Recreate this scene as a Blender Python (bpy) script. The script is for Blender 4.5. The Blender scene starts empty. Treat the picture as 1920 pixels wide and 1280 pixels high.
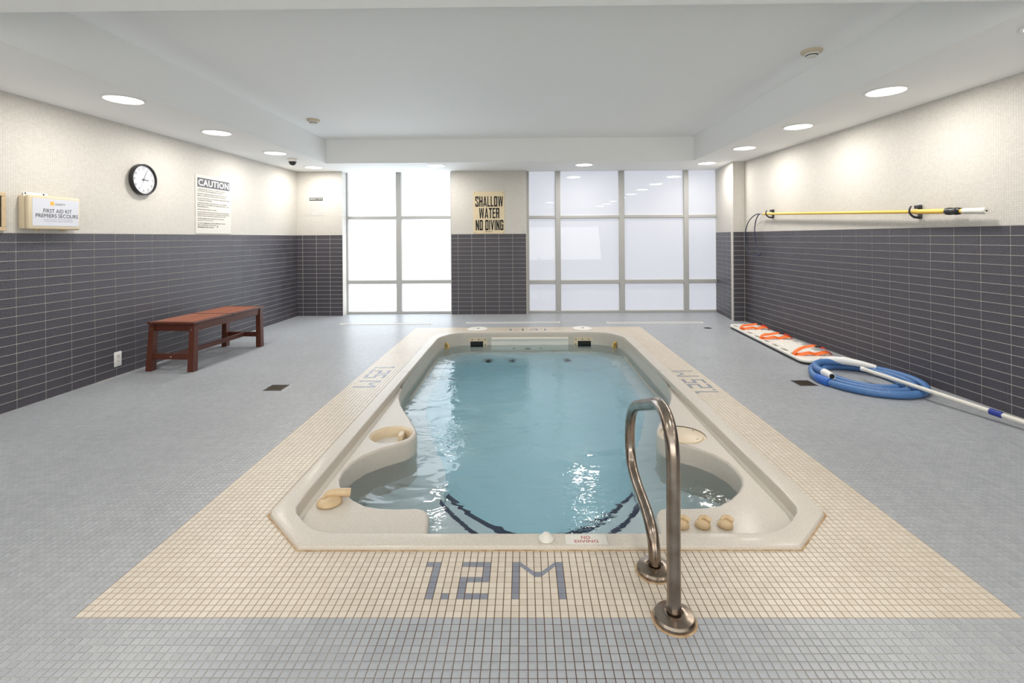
import bpy, bmesh, math, random
import numpy as np
from mathutils import Vector, Matrix
from mathutils.geometry import tessellate_polygon

S = bpy.context.scene
COL = S.collection
random.seed(4)
PI = math.pi

# ------------------------------------------------------------------ camera
FPX, CAMH, ROLL, YAW = 907.0, 1.30, 0.0070, math.radians(0.55)
fw = Vector((-math.sin(YAW), math.cos(YAW), 0)); rt = Vector((math.cos(YAW), math.sin(YAW), 0)); up = Vector((0, 0, 1))
R2 = rt*math.cos(ROLL) - up*math.sin(ROLL); U2 = up*math.cos(ROLL) + rt*math.sin(ROLL)
cd = bpy.data.cameras.new('camera'); cam = bpy.data.objects.new('camera', cd); COL.objects.link(cam)
M = Matrix.Identity(4)
for i in range(3):
    M[i][0] = R2[i]; M[i][1] = U2[i]; M[i][2] = -fw[i]
M[2][3] = CAMH
cam.matrix_world = M
cd.sensor_width = 36; cd.lens = FPX/1920*36; cd.shift_x = -0.00588; cd.shift_y = -0.10153; cd.clip_start = .05; cd.clip_end = 100
S.camera = cam

# ------------------------------------------------------------------ world, exposure, light levels
W = bpy.data.worlds.new('world'); S.world = W; W.use_nodes = True
W.node_tree.nodes['Background'].inputs[0].default_value = (.80, .88, 1, 1)
W.node_tree.nodes['Background'].inputs[1].default_value = 1.0
S.view_settings.view_transform = 'Standard'; S.view_settings.look = 'None'
S.view_settings.exposure = 0.36; S.view_settings.gamma = 1.0; S.view_settings.use_curve_mapping = False
LAMP_W = 10.5                       # each downlight
LAMP_COL = (1.0, .95, .89)
PANE_L = ((.82, .91, 1.0), 4.2)     # frosted panes: daylight colour, strength
PANE_R = ((.84, .875, .99), .70)
S.cycles.use_denoising = True
S.cycles.max_bounces = 10; S.cycles.diffuse_bounces = 5; S.cycles.glossy_bounces = 4; S.cycles.transmission_bounces = 6
S.cycles.sample_clamp_indirect = 25.0; S.cycles.sample_clamp_direct = 0
S.cycles.caustics_refractive = True; S.cycles.caustics_reflective = False

# big soft fill light added behind the camera to brighten the room evenly
def area(name, loc, rot, sx, sy, watts, col):
    l = bpy.data.lights.new(name, 'AREA'); l.shape = 'RECTANGLE'; l.size = sx; l.size_y = sy; l.energy = watts; l.color = col
    o = bpy.data.objects.new(name, l); COL.objects.link(o); o.location = loc; o.rotation_euler = rot
    return o
area('added_frontal_fill', (-.2, -2.3, 1.35), (math.radians(120), 0, 0), 6.4, 2.1, 120, (1, .975, .94))

# ------------------------------------------------------------------ node materials
def newmat(name):
    m = bpy.data.materials.new(name); m.use_nodes = True
    nt = m.node_tree
    return m, nt, nt.nodes['Principled BSDF'], nt.nodes['Material Output']
def N(nt, typ, **kw):
    n = nt.nodes.new(typ)
    for k, v in kw.items():
        if hasattr(n, k): setattr(n, k, v)
        else: n.inputs[k].default_value = v
    return n
def L(nt, a, b): nt.links.new(a, b)
def c4(c): return (c[0], c[1], c[2], 1)
def mat(name, col, rough=.5, metal=0, spec=.5, emit=None, noise=None, nscale=30, bump=0, bscale=200, coat=0, dist=.001):
    m, nt, p, out = newmat(name)
    p.inputs['Base Color'].default_value = c4(col); p.inputs['Roughness'].default_value = rough
    p.inputs['Metallic'].default_value = metal; p.inputs['Specular IOR Level'].default_value = spec
    p.inputs['Coat Weight'].default_value = coat
    tc = N(nt, 'ShaderNodeTexCoord')
    if noise:
        n = N(nt, 'ShaderNodeTexNoise', Scale=nscale, Detail=4.0)
        L(nt, tc.outputs['Object'], n.inputs['Vector'])
        r = N(nt, 'ShaderNodeMix', data_type='RGBA')
        r.inputs['A'].default_value = c4(col); r.inputs['B'].default_value = c4(noise)
        mr = N(nt, 'ShaderNodeMapRange'); mr.inputs[1].default_value = .35; mr.inputs[2].default_value = .65
        L(nt, n.outputs['Fac'], mr.inputs[0]); L(nt, mr.outputs[0], r.inputs['Factor']); L(nt, r.outputs['Result'], p.inputs['Base Color'])
    if bump:
        n2 = N(nt, 'ShaderNodeTexNoise', Scale=bscale, Detail=3.0); L(nt, tc.outputs['Object'], n2.inputs['Vector'])
        b = N(nt, 'ShaderNodeBump', Strength=bump, Distance=dist); L(nt, n2.outputs['Fac'], b.inputs['Height']); L(nt, b.outputs['Normal'], p.inputs['Normal'])
    if emit:
        p.inputs['Emission Color'].default_value = c4(emit[0]); p.inputs['Emission Strength'].default_value = emit[1]
    return m

TP = 0.02846                       # floor mosaic pitch
BX0, BY0 = -1.558, 1.655           # beige border corner
def tile_mat(name, col, var, rough):
    """floor mosaic: one tone per tile"""
    m, nt, p, out = newmat(name)
    tc = N(nt, 'ShaderNodeTexCoord')
    sub = N(nt, 'ShaderNodeVectorMath', operation='SUBTRACT'); sub.inputs[1].default_value = (BX0, BY0, -1)
    L(nt, tc.outputs['Object'], sub.inputs[0])
    sc = N(nt, 'ShaderNodeVectorMath', operation='SCALE'); sc.inputs['Scale'].default_value = 1/TP; L(nt, sub.outputs[0], sc.inputs[0])
    fl = N(nt, 'ShaderNodeVectorMath', operation='FLOOR'); L(nt, sc.outputs[0], fl.inputs[0])
    wn = N(nt, 'ShaderNodeTexWhiteNoise', noise_dimensions='2D'); L(nt, fl.outputs[0], wn.inputs['Vector'])
    mx = N(nt, 'ShaderNodeMix', data_type='RGBA'); mx.inputs['A'].default_value = c4(col); mx.inputs['B'].default_value = c4(var)
    L(nt, wn.outputs['Value'], mx.inputs['Factor'])
    n = N(nt, 'ShaderNodeTexNoise', Scale=1.3, Detail=5.0); L(nt, tc.outputs['Object'], n.inputs['Vector'])
    mr = N(nt, 'ShaderNodeMapRange'); mr.inputs[1].default_value = .3; mr.inputs[2].default_value = .7; mr.inputs[3].default_value = .93; mr.inputs[4].default_value = 1.04
    L(nt, n.outputs['Fac'], mr.inputs[0])
    vm = N(nt, 'ShaderNodeVectorMath', operation='SCALE'); L(nt, mx.outputs['Result'], vm.inputs[0]); L(nt, mr.outputs[0], vm.inputs['Scale'])
    L(nt, vm.outputs[0], p.inputs['Base Color']); p.inputs['Roughness'].default_value = rough
    p.inputs['Specular IOR Level'].default_value = .7
    return m
def grout_mat():
    """pale grout with rust stain spreading round the front rim and the border"""
    m, nt, p, out = newmat('floor_grout')
    tc = N(nt, 'ShaderNodeTexCoord')
    sep = N(nt, 'ShaderNodeSeparateXYZ'); L(nt, tc.outputs['Object'], sep.inputs[0])
    vd = N(nt, 'ShaderNodeVectorMath', operation='DISTANCE'); vd.inputs[1].default_value = (.05, 1.75, 0)
    mp = N(nt, 'ShaderNodeMapping'); mp.inputs['Scale'].default_value = (1, 1, 0)
    L(nt, tc.outputs['Object'], mp.inputs[0]); L(nt, mp.outputs[0], vd.inputs[0])
    n = N(nt, 'ShaderNodeTexNoise', Scale=2.6, Detail=5.0); L(nt, tc.outputs['Object'], n.inputs['Vector'])
    ad = N(nt, 'ShaderNodeMath', operation='MULTIPLY_ADD'); ad.inputs[1].default_value = 1.1; L(nt, n.outputs['Fac'], ad.inputs[0]); L(nt, vd.outputs['Value'], ad.inputs[2])
    mr = N(nt, 'ShaderNodeMapRange', interpolation_type='SMOOTHSTEP'); mr.inputs[1].default_value = .75; mr.inputs[2].default_value = 1.9; mr.inputs[3].default_value = 1; mr.inputs[4].default_value = 0
    L(nt, ad.outputs[0], mr.inputs[0])
    # the border itself keeps tan grout
    gx = N(nt, 'ShaderNodeMath', operation='COMPARE'); gx.inputs[1].default_value = .065; gx.inputs[2].default_value = 1.63; L(nt, sep.outputs['X'], gx.inputs[0])
    gy = N(nt, 'ShaderNodeMath', operation='COMPARE'); gy.inputs[1].default_value = 4.33; gy.inputs[2].default_value = 2.68; L(nt, sep.outputs['Y'], gy.inputs[0])
    an = N(nt, 'ShaderNodeMath', operation='MULTIPLY'); L(nt, gx.outputs[0], an.inputs[0]); L(nt, gy.outputs[0], an.inputs[1])
    m1 = N(nt, 'ShaderNodeMix', data_type='RGBA'); m1.inputs['A'].default_value = (.56, .55, .50, 1); m1.inputs['B'].default_value = (.42, .30, .20, 1)
    L(nt, an.outputs[0], m1.inputs['Factor'])
    m2 = N(nt, 'ShaderNodeMix', data_type='RGBA'); m2.inputs['B'].default_value = (.13, .075, .045, 1)
    L(nt, m1.outputs['Result'], m2.inputs['A']); L(nt, mr.outputs[0], m2.inputs['Factor'])
    L(nt, m2.outputs['Result'], p.inputs['Base Color']); p.inputs['Roughness'].default_value = .9
    return m
def mosaic_mat(name, axis):
    """small cream wall mosaic, 16.5 mm pitch (too fine to tell apart)"""
    m, nt, p, out = newmat(name)
    tc = N(nt, 'ShaderNodeTexCoord')
    sep = N(nt, 'ShaderNodeSeparateXYZ'); L(nt, tc.outputs['Object'], sep.inputs[0])
    cb = N(nt, 'ShaderNodeCombineXYZ'); L(nt, sep.outputs[axis], cb.inputs['X']); L(nt, sep.outputs['Z'], cb.inputs['Y'])
    br = N(nt, 'ShaderNodeTexBrick'); br.offset = 0; br.squash = 1
    br.inputs['Scale'].default_value = 1; br.inputs['Brick Width'].default_value = .018; br.inputs['Row Height'].default_value = .018
    br.inputs['Mortar Size'].default_value = .0011; br.inputs['Mortar Smooth'].default_value = .4; br.inputs['Bias'].default_value = 0
    br.inputs['Color1'].default_value = (.62, .598, .555, 1); br.inputs['Color2'].default_value = (.57, .548, .505, 1); br.inputs['Mortar'].default_value = (.48, .455, .41, 1)
    L(nt, cb.outputs[0], br.inputs['Vector']); L(nt, br.outputs['Color'], p.inputs['Base Color'])
    b = N(nt, 'ShaderNodeBump', Strength=.5, Distance=.0008, invert=True); L(nt, br.outputs['Fac'], b.inputs['Height']); L(nt, b.outputs['Normal'], p.inputs['Normal'])
    p.inputs['Roughness'].default_value = .55; p.inputs['Specular IOR Level'].default_value = .35
    return m
def slate_mat(name, col, col2):
    m, nt, p, out = newmat(name)
    tc = N(nt, 'ShaderNodeTexCoord'); oi = N(nt, 'ShaderNodeObjectInfo')
    n = N(nt, 'ShaderNodeTexNoise', Scale=260.0, Detail=3.0); L(nt, tc.outputs['Object'], n.inputs['Vector'])
    n2 = N(nt, 'ShaderNodeTexNoise', Scale=5.0, Detail=3.0); L(nt, tc.outputs['Object'], n2.inputs['Vector'])
    ad = N(nt, 'ShaderNodeMath', operation='ADD'); L(nt, n.outputs['Fac'], ad.inputs[0]); L(nt, n2.outputs['Fac'], ad.inputs[1])
    mr = N(nt, 'ShaderNodeMapRange'); mr.inputs[1].default_value = .7; mr.inputs[2].default_value = 1.3; L(nt, ad.outputs[0], mr.inputs[0])
    mx = N(nt, 'ShaderNodeMix', data_type='RGBA'); mx.inputs['A'].default_value = c4(col); mx.inputs['B'].default_value = c4(col2)
    L(nt, mr.outputs[0], mx.inputs['Factor']); L(nt, mx.outputs['Result'], p.inputs['Base Color'])
    n3 = N(nt, 'ShaderNodeTexNoise', Scale=95.0, Detail=4.0); L(nt, tc.outputs['Object'], n3.inputs['Vector'])
    b = N(nt, 'ShaderNodeBump', Strength=1.0, Distance=.004); L(nt, n3.outputs['Fac'], b.inputs['Height']); L(nt, b.outputs['Normal'], p.inputs['Normal'])
    p.inputs['Roughness'].default_value = .38; p.inputs['Specular IOR Level'].default_value = .55
    return m
def shell_mat():
    m, nt, p, out = newmat('spa_shell')
    tc = N(nt, 'ShaderNodeTexCoord')
    n = N(nt, 'ShaderNodeTexNoise', Scale=420.0, Detail=2.0); L(nt, tc.outputs['Object'], n.inputs['Vector'])
    mr = N(nt, 'ShaderNodeMapRange'); mr.inputs[1].default_value = .35; mr.inputs[2].default_value = .65; L(nt, n.outputs['Fac'], mr.inputs[0])
    mx = N(nt, 'ShaderNodeMix', data_type='RGBA'); mx.inputs['A'].default_value = (.50, .45, .385, 1); mx.inputs['B'].default_value = (.70, .65, .575, 1)
    L(nt, mr.outputs[0], mx.inputs['Factor']); L(nt, mx.outputs['Result'], p.inputs['Base Color'])
    p.inputs['Roughness'].default_value = .42; p.inputs['Coat Weight'].default_value = .12; p.inputs['Coat Roughness'].default_value = .15
    return m
def wood_mat(name, a, b):
    m, nt, p, out = newmat(name)
    tc = N(nt, 'ShaderNodeTexCoord'); mp = N(nt, 'ShaderNodeMapping'); mp.inputs['Scale'].default_value = (60, 3, 60)
    L(nt, tc.outputs['Object'], mp.inputs[0])
    n = N(nt, 'ShaderNodeTexNoise', Scale=1.0, Detail=5.0, Distortion=.6); L(nt, mp.outputs[0], n.inputs['Vector'])
    mr = N(nt, 'ShaderNodeMapRange'); mr.inputs[1].default_value = .3; mr.inputs[2].default_value = .7; L(nt, n.outputs['Fac'], mr.inputs[0])
    mx = N(nt, 'ShaderNodeMix', data_type='RGBA'); mx.inputs['A'].default_value = c4(a); mx.inputs['B'].default_value = c4(b)
    L(nt, mr.outputs[0], mx.inputs['Factor']); L(nt, mx.outputs['Result'], p.inputs['Base Color']); p.inputs['Roughness'].default_value = .38
    return m
def steel_mat():
    m, nt, p, out = newmat('brushed_steel')
    tc = N(nt, 'ShaderNodeTexCoord')
    n = N(nt, 'ShaderNodeTexNoise', Scale=14.0, Detail=5.0); L(nt, tc.outputs['Object'], n.inputs['Vector'])
    mr = N(nt, 'ShaderNodeMapRange'); mr.inputs[1].default_value = .35; mr.inputs[2].default_value = .65; L(nt, n.outputs['Fac'], mr.inputs[0])
    mx = N(nt, 'ShaderNodeMix', data_type='RGBA'); mx.inputs['A'].default_value = (.36, .31, .265, 1); mx.inputs['B'].default_value = (.25, .195, .15, 1)
    L(nt, mr.outputs[0], mx.inputs['Factor']); L(nt, mx.outputs['Result'], p.inputs['Base Color'])
    p.inputs['Metallic'].default_value = 1; p.inputs['Roughness'].default_value = .23
    return m
def pane_mat(name, cs):
    m, nt, p, out = newmat(name); nt.nodes.remove(p)
    e = N(nt, 'ShaderNodeEmission'); e.inputs[0].default_value = c4(cs[0]); e.inputs[1].default_value = cs[1]*.55
    d = N(nt, 'ShaderNodeBsdfTranslucent'); d.inputs[0].default_value = (.5, .5, .5, 1)
    d2 = N(nt, 'ShaderNodeBsdfDiffuse'); d2.inputs[0].default_value = (.45, .46, .48, 1)
    ms = N(nt, 'ShaderNodeMixShader'); L(nt, d.outputs[0], ms.inputs[1]); L(nt, d2.outputs[0], ms.inputs[2]); ms.inputs[0].default_value = .7
    ad = N(nt, 'ShaderNodeAddShader'); L(nt, e.outputs[0], ad.inputs[0]); L(nt, ms.outputs[0], ad.inputs[1])
    g = N(nt, 'ShaderNodeBsdfGlossy'); g.inputs['Roughness'].default_value = .015
    fr = N(nt, 'ShaderNodeFresnel'); fr.inputs[0].default_value = 1.5
    mx = N(nt, 'ShaderNodeMixShader'); L(nt, fr.outputs[0], mx.inputs[0]); L(nt, ad.outputs[0], mx.inputs[1]); L(nt, g.outputs[0], mx.inputs[2])
    L(nt, mx.outputs[0], out.inputs[0])
    return m
def water_mat():
    m, nt, p, out = newmat('pool_water')
    p.inputs['Base Color'].default_value = (.97, .99, 1, 1); p.inputs['Roughness'].default_value = 0.0
    p.inputs['Transmission Weight'].default_value = 1; p.inputs['IOR'].default_value = 1.333
    tc = N(nt, 'ShaderNodeTexCoord')
    mp = N(nt, 'ShaderNodeMapping'); mp.inputs['Scale'].default_value = (1, 1.35, 1); L(nt, tc.outputs['Object'], mp.inputs[0])
    a = N(nt, 'ShaderNodeTexNoise', Scale=3.2, Detail=2.0, Roughness=.45, Distortion=.7); L(nt, mp.outputs[0], a.inputs['Vector'])
    b = N(nt, 'ShaderNodeTexNoise', Scale=16.0, Detail=2.0, Roughness=.5, Distortion=1.2); L(nt, mp.outputs[0], b.inputs['Vector'])
    # the small ripples gather in front of the near coves and along the right side
    g = N(nt, 'ShaderNodeTexNoise', Scale=1.1, Detail=1.0); L(nt, tc.outputs['Object'], g.inputs['Vector'])
    gr = N(nt, 'ShaderNodeMapRange'); gr.inputs[1].default_value = .42; gr.inputs[2].default_value = .62; L(nt, g.outputs['Fac'], gr.inputs[0])
    bm_ = N(nt, 'ShaderNodeMath', operation='MULTIPLY'); L(nt, b.outputs['Fac'], bm_.inputs[0]); L(nt, gr.outputs[0], bm_.inputs[1])
    s = N(nt, 'ShaderNodeMath', operation='MULTIPLY_ADD'); s.inputs[1].default_value = .34; L(nt, bm_.outputs[0], s.inputs[0]); L(nt, a.outputs['Fac'], s.inputs[2])
    bu = N(nt, 'ShaderNodeBump', Strength=1.0, Distance=.0125); L(nt, s.outputs[0], bu.inputs['Height']); L(nt, bu.outputs['Normal'], p.inputs['Normal'])
    v = N(nt, 'ShaderNodeVolumeAbsorption'); v.inputs['Color'].default_value = (.12, .78, .93, 1); v.inputs['Density'].default_value = .22
    L(nt, v.outputs[0], out.inputs['Volume'])
    return m

MT = dict(
    grey=tile_mat('grey_floor_tile', (.345, .365, .395), (.40, .42, .45), .36),
    beige=tile_mat('beige_floor_tile', (.63, .555, .455), (.69, .62, .52), .36),
    blue=tile_mat('marking_tile', (.20, .22, .27), (.23, .25, .30), .35),
    grout=grout_mat(),
    mosx=mosaic_mat('wall_mosaic', 'X'),
    slate=slate_mat('slate_tile', (.043, .040, .050), (.084, .079, .096)),
    wgrout=mat('wall_grout', (.66, .63, .57), .9),
    paint=mat('ceiling_paint', (.88, .89, .885), .75, bump=.15, bscale=300),
    frame=mat('window_frame', (.43, .43, .42), .45),
    paneL=pane_mat('frosted_pane_left', PANE_L), paneR=pane_mat('frosted_pane_right', PANE_R),
    shell=shell_mat(), wet=mat('basin_gelcoat', (.84, .92, .95), .5, noise=(.80, .89, .93), nscale=200), water=water_mat(),
    fitting=mat('cream_fitting', (.66, .50, .30), .35, noise=(.60, .44, .26), nscale=20),
    lid=mat('cream_lid', (.74, .62, .44), .35, noise=(.70, .58, .42), nscale=8),
    steel=steel_mat(),
    wood=wood_mat('bench_wood', (.075, .020, .011), (.115, .032, .016)),
    slat=wood_mat('bench_slat_wood', (.24, .062, .022), (.36, .11, .042)),
    white=mat('white_plastic', (.80, .80, .79), .35), offwhite=mat('offwhite_plastic', (.72, .70, .64), .35),
    cream=mat('cream_plastic', (.62, .53, .38), .4), black=mat('black_plastic', (.012, .012, .013), .35),
    dark=mat('dark_void', (.01, .012, .012), .8), bronze=mat('bronze_drain', (.10, .075, .04), .4, metal=.7, noise=(.04, .03, .02), nscale=60),
    rubber=mat('dark_rubber', (.03, .03, .035), .6), chrome=mat('chrome', (.7, .7, .7), .15, metal=1),
    brass=mat('brass', (.62, .42, .12), .3, metal=.8), rust=mat('rusty_sealant', (.40, .25, .13), .9, noise=(.58, .44, .28), nscale=25),
    hose=mat('blue_hose', (.075, .185, .42), .38), cuff=mat('blue_cuff', (.015, .12, .50), .4), navy=mat('navy_clamp', (.02, .04, .28), .35),
    yellow=mat('yellow_fibreglass', (.78, .50, .08), .35), orange=mat('orange_strap', (.85, .16, .02), .6), red=mat('red_strap', (.62, .03, .02), .6),
    ink=mat('black_ink', (.012, .012, .012), .6), redink=mat('red_ink', (.45, .04, .04), .6), whiteink=mat('white_ink', (.85, .85, .83), .6),
    greyink=mat('grey_ink', (.11, .11, .12), .6), sign=mat('cream_sign', (.64, .62, .56), .4), signtan=mat('tan_sign', (.66, .55, .36), .35),
    paper=mat('white_label', (.60, .62, .68), .4), notice=mat('grey_notice', (.55, .54, .52), .4), orangeink=mat('orange_ink', (.85, .42, .06), .5),
    stripe=mat('navy_stripe', (.008, .02, .07), .4), board=mat('board_plastic', (.86, .84, .78), .35), rope=mat('blue_rope', (.008, .016, .05), .4),
    clockface=mat('clock_face', (.60, .62, .65), .3), strap_web=mat('black_web', (.02, .02, .02), .7),
    glow=mat('lamp_diffuser', (.9, .9, .88), .4, emit=((1, .95, .88), 6.0)), oak=mat('pale_wood_frame', (.62, .48, .30), .4, noise=(.55, .42, .26), nscale=40),
    ledge=mat('shell_highlight', (.84, .80, .72), .3),
)

# ------------------------------------------------------------------ object helpers
def link_mesh(name, me, m=None, parent=None, loc=None, rot=None):
    o = bpy.data.objects.new(name, me); COL.objects.link(o)
    if m is not None: me.materials.append(m)
    if parent is not None: o.parent = parent
    if loc is not None: o.location = loc
    if rot is not None: o.rotation_euler = rot
    return o
def obj(name, bm, m, parent=None, smooth=False, loc=None, rot=None, norm=True):
    if norm: bmesh.ops.recalc_face_normals(bm, faces=bm.faces)
    me = bpy.data.meshes.new(name); bm.to_mesh(me); bm.free()
    if smooth:
        me.shade_smooth(); me.set_sharp_from_angle(angle=math.radians(smooth if smooth is not True else 40))
    return link_mesh(name, me, m, parent, loc, rot)
def tag(o, label=None, cat=None, group=None, kind=None):
    if label: o['label'] = label
    if cat: o['category'] = cat
    if group: o['group'] = group
    if kind: o['kind'] = kind
    return o
def thing(name, label, cat, loc=(0, 0, 0), rz=0, group=None, kind=None):
    o = bpy.data.objects.new(name, None); COL.objects.link(o); o.location = loc; o.rotation_euler = (0, 0, rz); o.empty_display_size = .1
    return tag(o, label, cat, group, kind)
def NB(): return bmesh.new()
def box(bm, x0, x1, y0, y1, z0, z1, bev=0, seg=1):
    vs = [bm.verts.new((x, y, z)) for z in (z0, z1) for y in (y0, y1) for x in (x0, x1)]
    fs = [(0, 2, 3, 1), (4, 5, 7, 6), (0, 1, 5, 4), (2, 6, 7, 3), (0, 4, 6, 2), (1, 3, 7, 5)]
    f = [bm.faces.new([vs[i] for i in q]) for q in fs]
    if bev:
        es = list({e for q in f for e in q.edges})
        bmesh.ops.bevel(bm, geom=es, offset=bev, segments=seg, profile=.5, affect='EDGES')
    return vs
def hexa(bm, pts):
    """8 free corners, same order as box"""
    vs = [bm.verts.new(p) for p in pts]
    for q in [(0, 2, 3, 1), (4, 5, 7, 6), (0, 1, 5, 4), (2, 6, 7, 3), (0, 4, 6, 2), (1, 3, 7, 5)]: bm.faces.new([vs[i] for i in q])
def rings(bm, rs, close=True, cap0=True, cap1=True):
    """loft equal-length vertex rings"""
    V = [[bm.verts.new(p) for p in r] for r in rs]
    n = len(V[0])
    for a, b in zip(V, V[1:]):
        for i in range(n if close else n-1):
            j = (i+1) % n
            bm.faces.new((a[i], a[j], b[j], b[i]))
    if close and cap0: bm.faces.new(V[0][::-1])
    if close and cap1: bm.faces.new(V[-1])
    return V
def frames(P):
    T = []
    for i in range(len(P)):
        a = P[max(0, i-1)]; b = P[min(len(P)-1, i+1)]
        T.append((b-a).normalized())
    u = Vector((0, 0, 1)) if abs(T[0].z) < .9 else Vector((1, 0, 0))
    u = (u - T[0]*u.dot(T[0])).normalized(); out = []
    for t in T:
        u = (u - t*u.dot(t)).normalized(); out.append((u.copy(), t.cross(u)))
    return out
def tube(bm, pts, r, seg=12, caps=True, rf=None):
    P = [Vector(p) for p in pts]; F = frames(P); rs = []
    for i, (p, (u, v)) in enumerate(zip(P, F)):
        rr = rf(i) if rf else r
        rs.append([p + (u*math.cos(2*PI*k/seg) + v*math.sin(2*PI*k/seg))*rr for k in range(seg)])
    rings(bm, rs, cap0=caps, cap1=caps)
def strip(bm, pts, w, wdir, t=.003):
    """flat webbing band following pts, width along wdir"""
    P = [Vector(p) for p in pts]; wd = Vector(wdir).normalized(); rs = []
    for i, p in enumerate(P):
        a = P[max(0, i-1)]; b = P[min(len(P)-1, i+1)]; n = (b-a).normalized().cross(wd).normalized()
        ww = w(i/(len(P)-1)) if callable(w) else w
        rs.append([p+wd*ww/2+n*t/2, p-wd*ww/2+n*t/2, p-wd*ww/2-n*t/2, p+wd*ww/2-n*t/2])
    rings(bm, rs)
def lathe(bm, prof, seg=32, c=(0, 0, 0), axis='Z', sx=1, sy=1):
    rs = []
    for r, z in prof:
        r = max(r, 1e-4); ring = []
        for k in range(seg):
            a = 2*PI*k/seg; x, y = r*math.cos(a)*sx, r*math.sin(a)*sy
            if axis == 'Z': q = (x, y, z)
            elif axis == 'Y': q = (x, z, y)
            else: q = (z, x, y)
            ring.append((q[0]+c[0], q[1]+c[1], q[2]+c[2]))
        rs.append(ring)
    rings(bm, rs)
def catmull(pts, n=8, closed=False):
    P = [Vector(p) for p in pts]; out = []
    m = len(P)
    for i in range(m if closed else m-1):
        p0 = P[(i-1) % m] if closed else P[max(i-1, 0)]; p1 = P[i]; p2 = P[(i+1) % m]; p3 = P[(i+2) % m] if closed else P[min(i+2, m-1)]
        for k in range(n):
            t = k/n
            out.append(.5*((2*p1)+(-p0+p2)*t+(2*p0-5*p1+4*p2-p3)*t*t+(-p0+3*p1-3*p2+p3)*t**3))
    if not closed: out.append(P[-1])
    return out
def offset2(poly, d):
    """offset a closed ccw 2d polygon outwards by d"""
    n = len(poly); out = []
    for i in range(n):
        a, b, c = Vector(poly[i-1]), Vector(poly[i]), Vector(poly[(i+1) % n])
        e1 = (b-a).normalized(); e2 = (c-b).normalized()
        n1 = Vector((e1.y, -e1.x)); n2 = Vector((e2.y, -e2.x)); nn = n1+n2
        k = d/max(.35, 1+n1.dot(n2))*1.0
        out.append(b+nn*k)
    return [(p.x, p.y) for p in out]
def poly_face(bm, loops, z):
    """flat polygon with holes"""
    allv = [Vector((p[0], p[1], 0)) for l in loops for p in l]
    tris = tessellate_polygon([[Vector((p[0], p[1], 0)) for p in l] for l in loops])
    vs = [bm.verts.new((v.x, v.y, z)) for v in allv]
    for t in tris:
        try: bm.faces.new([vs[i] for i in t])
        except ValueError: pass
    return vs
_txt = {}
def text_bm(bm, s, cx, cz, w=None, h=None, y=0, bold=0.0, fit='box'):
    """flat lettering facing -Y, centred at (cx, cz), scaled to w x h"""
    key = (s, bold)
    if key not in _txt:
        cu = bpy.data.curves.new('t', 'FONT'); cu.body = s; cu.size = 1; cu.offset = bold; cu.space_character = 1+bold*3.2; cu.resolution_u = 3
        o = bpy.data.objects.new('t', cu); COL.objects.link(o)
        dg = bpy.context.evaluated_depsgraph_get(); me = bpy.data.meshes.new_from_object(o.evaluated_get(dg))
        co = np.empty(len(me.vertices)*3); me.vertices.foreach_get('co', co); co = co.reshape(-1, 3)
        _txt[key] = (co.copy(), [tuple(p.vertices) for p in me.polygons])
        bpy.data.objects.remove(o); bpy.data.curves.remove(cu); bpy.data.meshes.remove(me)
    co, fs = _txt[key]
    mn, mx = co.min(0), co.max(0); sz = mx-mn; ce = (mx+mn)/2
    if w is None: sxx = szz = h/sz[1]
    elif h is None: sxx = szz = w/sz[0]
    else: sxx, szz = w/sz[0], h/sz[1]
    vs = [bm.verts.new(((c[0]-ce[0])*sxx+cx, y, (c[1]-ce[1])*szz+cz)) for c in co]
    for f in fs:
        try: bm.faces.new([vs[i] for i in f])
        except ValueError: pass

# wall frames: local x runs to the viewer's right along the wall, local -y faces the room
def XL(y): return -3.927+.0262*(y-3.59)
def XR(y): return 3.517-.0322*(y-3.436)
ROT_L = PI/2-math.atan(.0262); ROT_R = -PI/2+math.atan(.0322)
DADO, CEIL, TRAY = 1.362, 2.435, 2.79
ROWS, RH = 19, DADO/19

# ------------------------------------------------------------------ ceiling
bm = NB()
box(bm, -4.4, -2.955, -2.6, 8.7, CEIL, 3.0); box(bm, 2.575, 4.0, -2.6, 8.7, CEIL, 3.0)
box(bm, -2.955, 2.575, 7.27, 8.7, CEIL, 3.0); box(bm, -2.955, 2.575, -2.6, 2.38, CEIL, 3.0)
box(bm, -2.955, 2.575, 2.38, 7.27, TRAY, 3.0)
tag(obj('ceiling', bm, MT['paint']), kind='structure')

# ------------------------------------------------------------------ swim spa outlines (seen from above)
SX = .0975
def mir(h, cx=SX): return [(cx+x, y) for x, y in h] + [(cx-x, y) for x, y in reversed(h)]
OUT_H = [(1.045, 2.012), (1.30, 2.262), (1.303, 6.28), (1.19, 6.52), (.98, 6.68)]
IN_H = [(.90, 2.105), (1.0, 2.115), (1.10, 2.19), (1.175, 2.27), (1.198, 2.34), (1.20, 3.0), (1.20, 4.0), (1.195, 6.12), (1.17, 6.28), (1.08, 6.44), (.96, 6.53), (.80, 6.56)]
OUTER = mir(OUT_H); INNER = mir(IN_H)       # ccw
OPEN_H = [(.515, 2.105), (.54, 2.30), (.552, 2.345), (.575, 2.38), (.62, 2.395), (.72, 2.39), (.80, 2.395), (.88, 2.415), (.96, 2.47), (1.03, 2.54), (1.08, 2.61), (1.11, 2.68), (1.12, 2.77),
          (1.11, 2.87), (1.07, 2.97), (1.0, 3.055), (.91, 3.125), (.85, 3.175), (.825, 3.23), (.818, 3.29), (.828, 3.35), (.87, 3.45), (.93, 3.58), (1.0, 3.72),
          (1.07, 3.87), (1.125, 4.02), (1.16, 4.15), (1.183, 4.30), (1.192, 4.45), (1.195, 5.2), (1.193, 6.12), (1.168, 6.275), (1.078, 6.435), (.958, 6.525), (.80, 6.555)]
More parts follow.
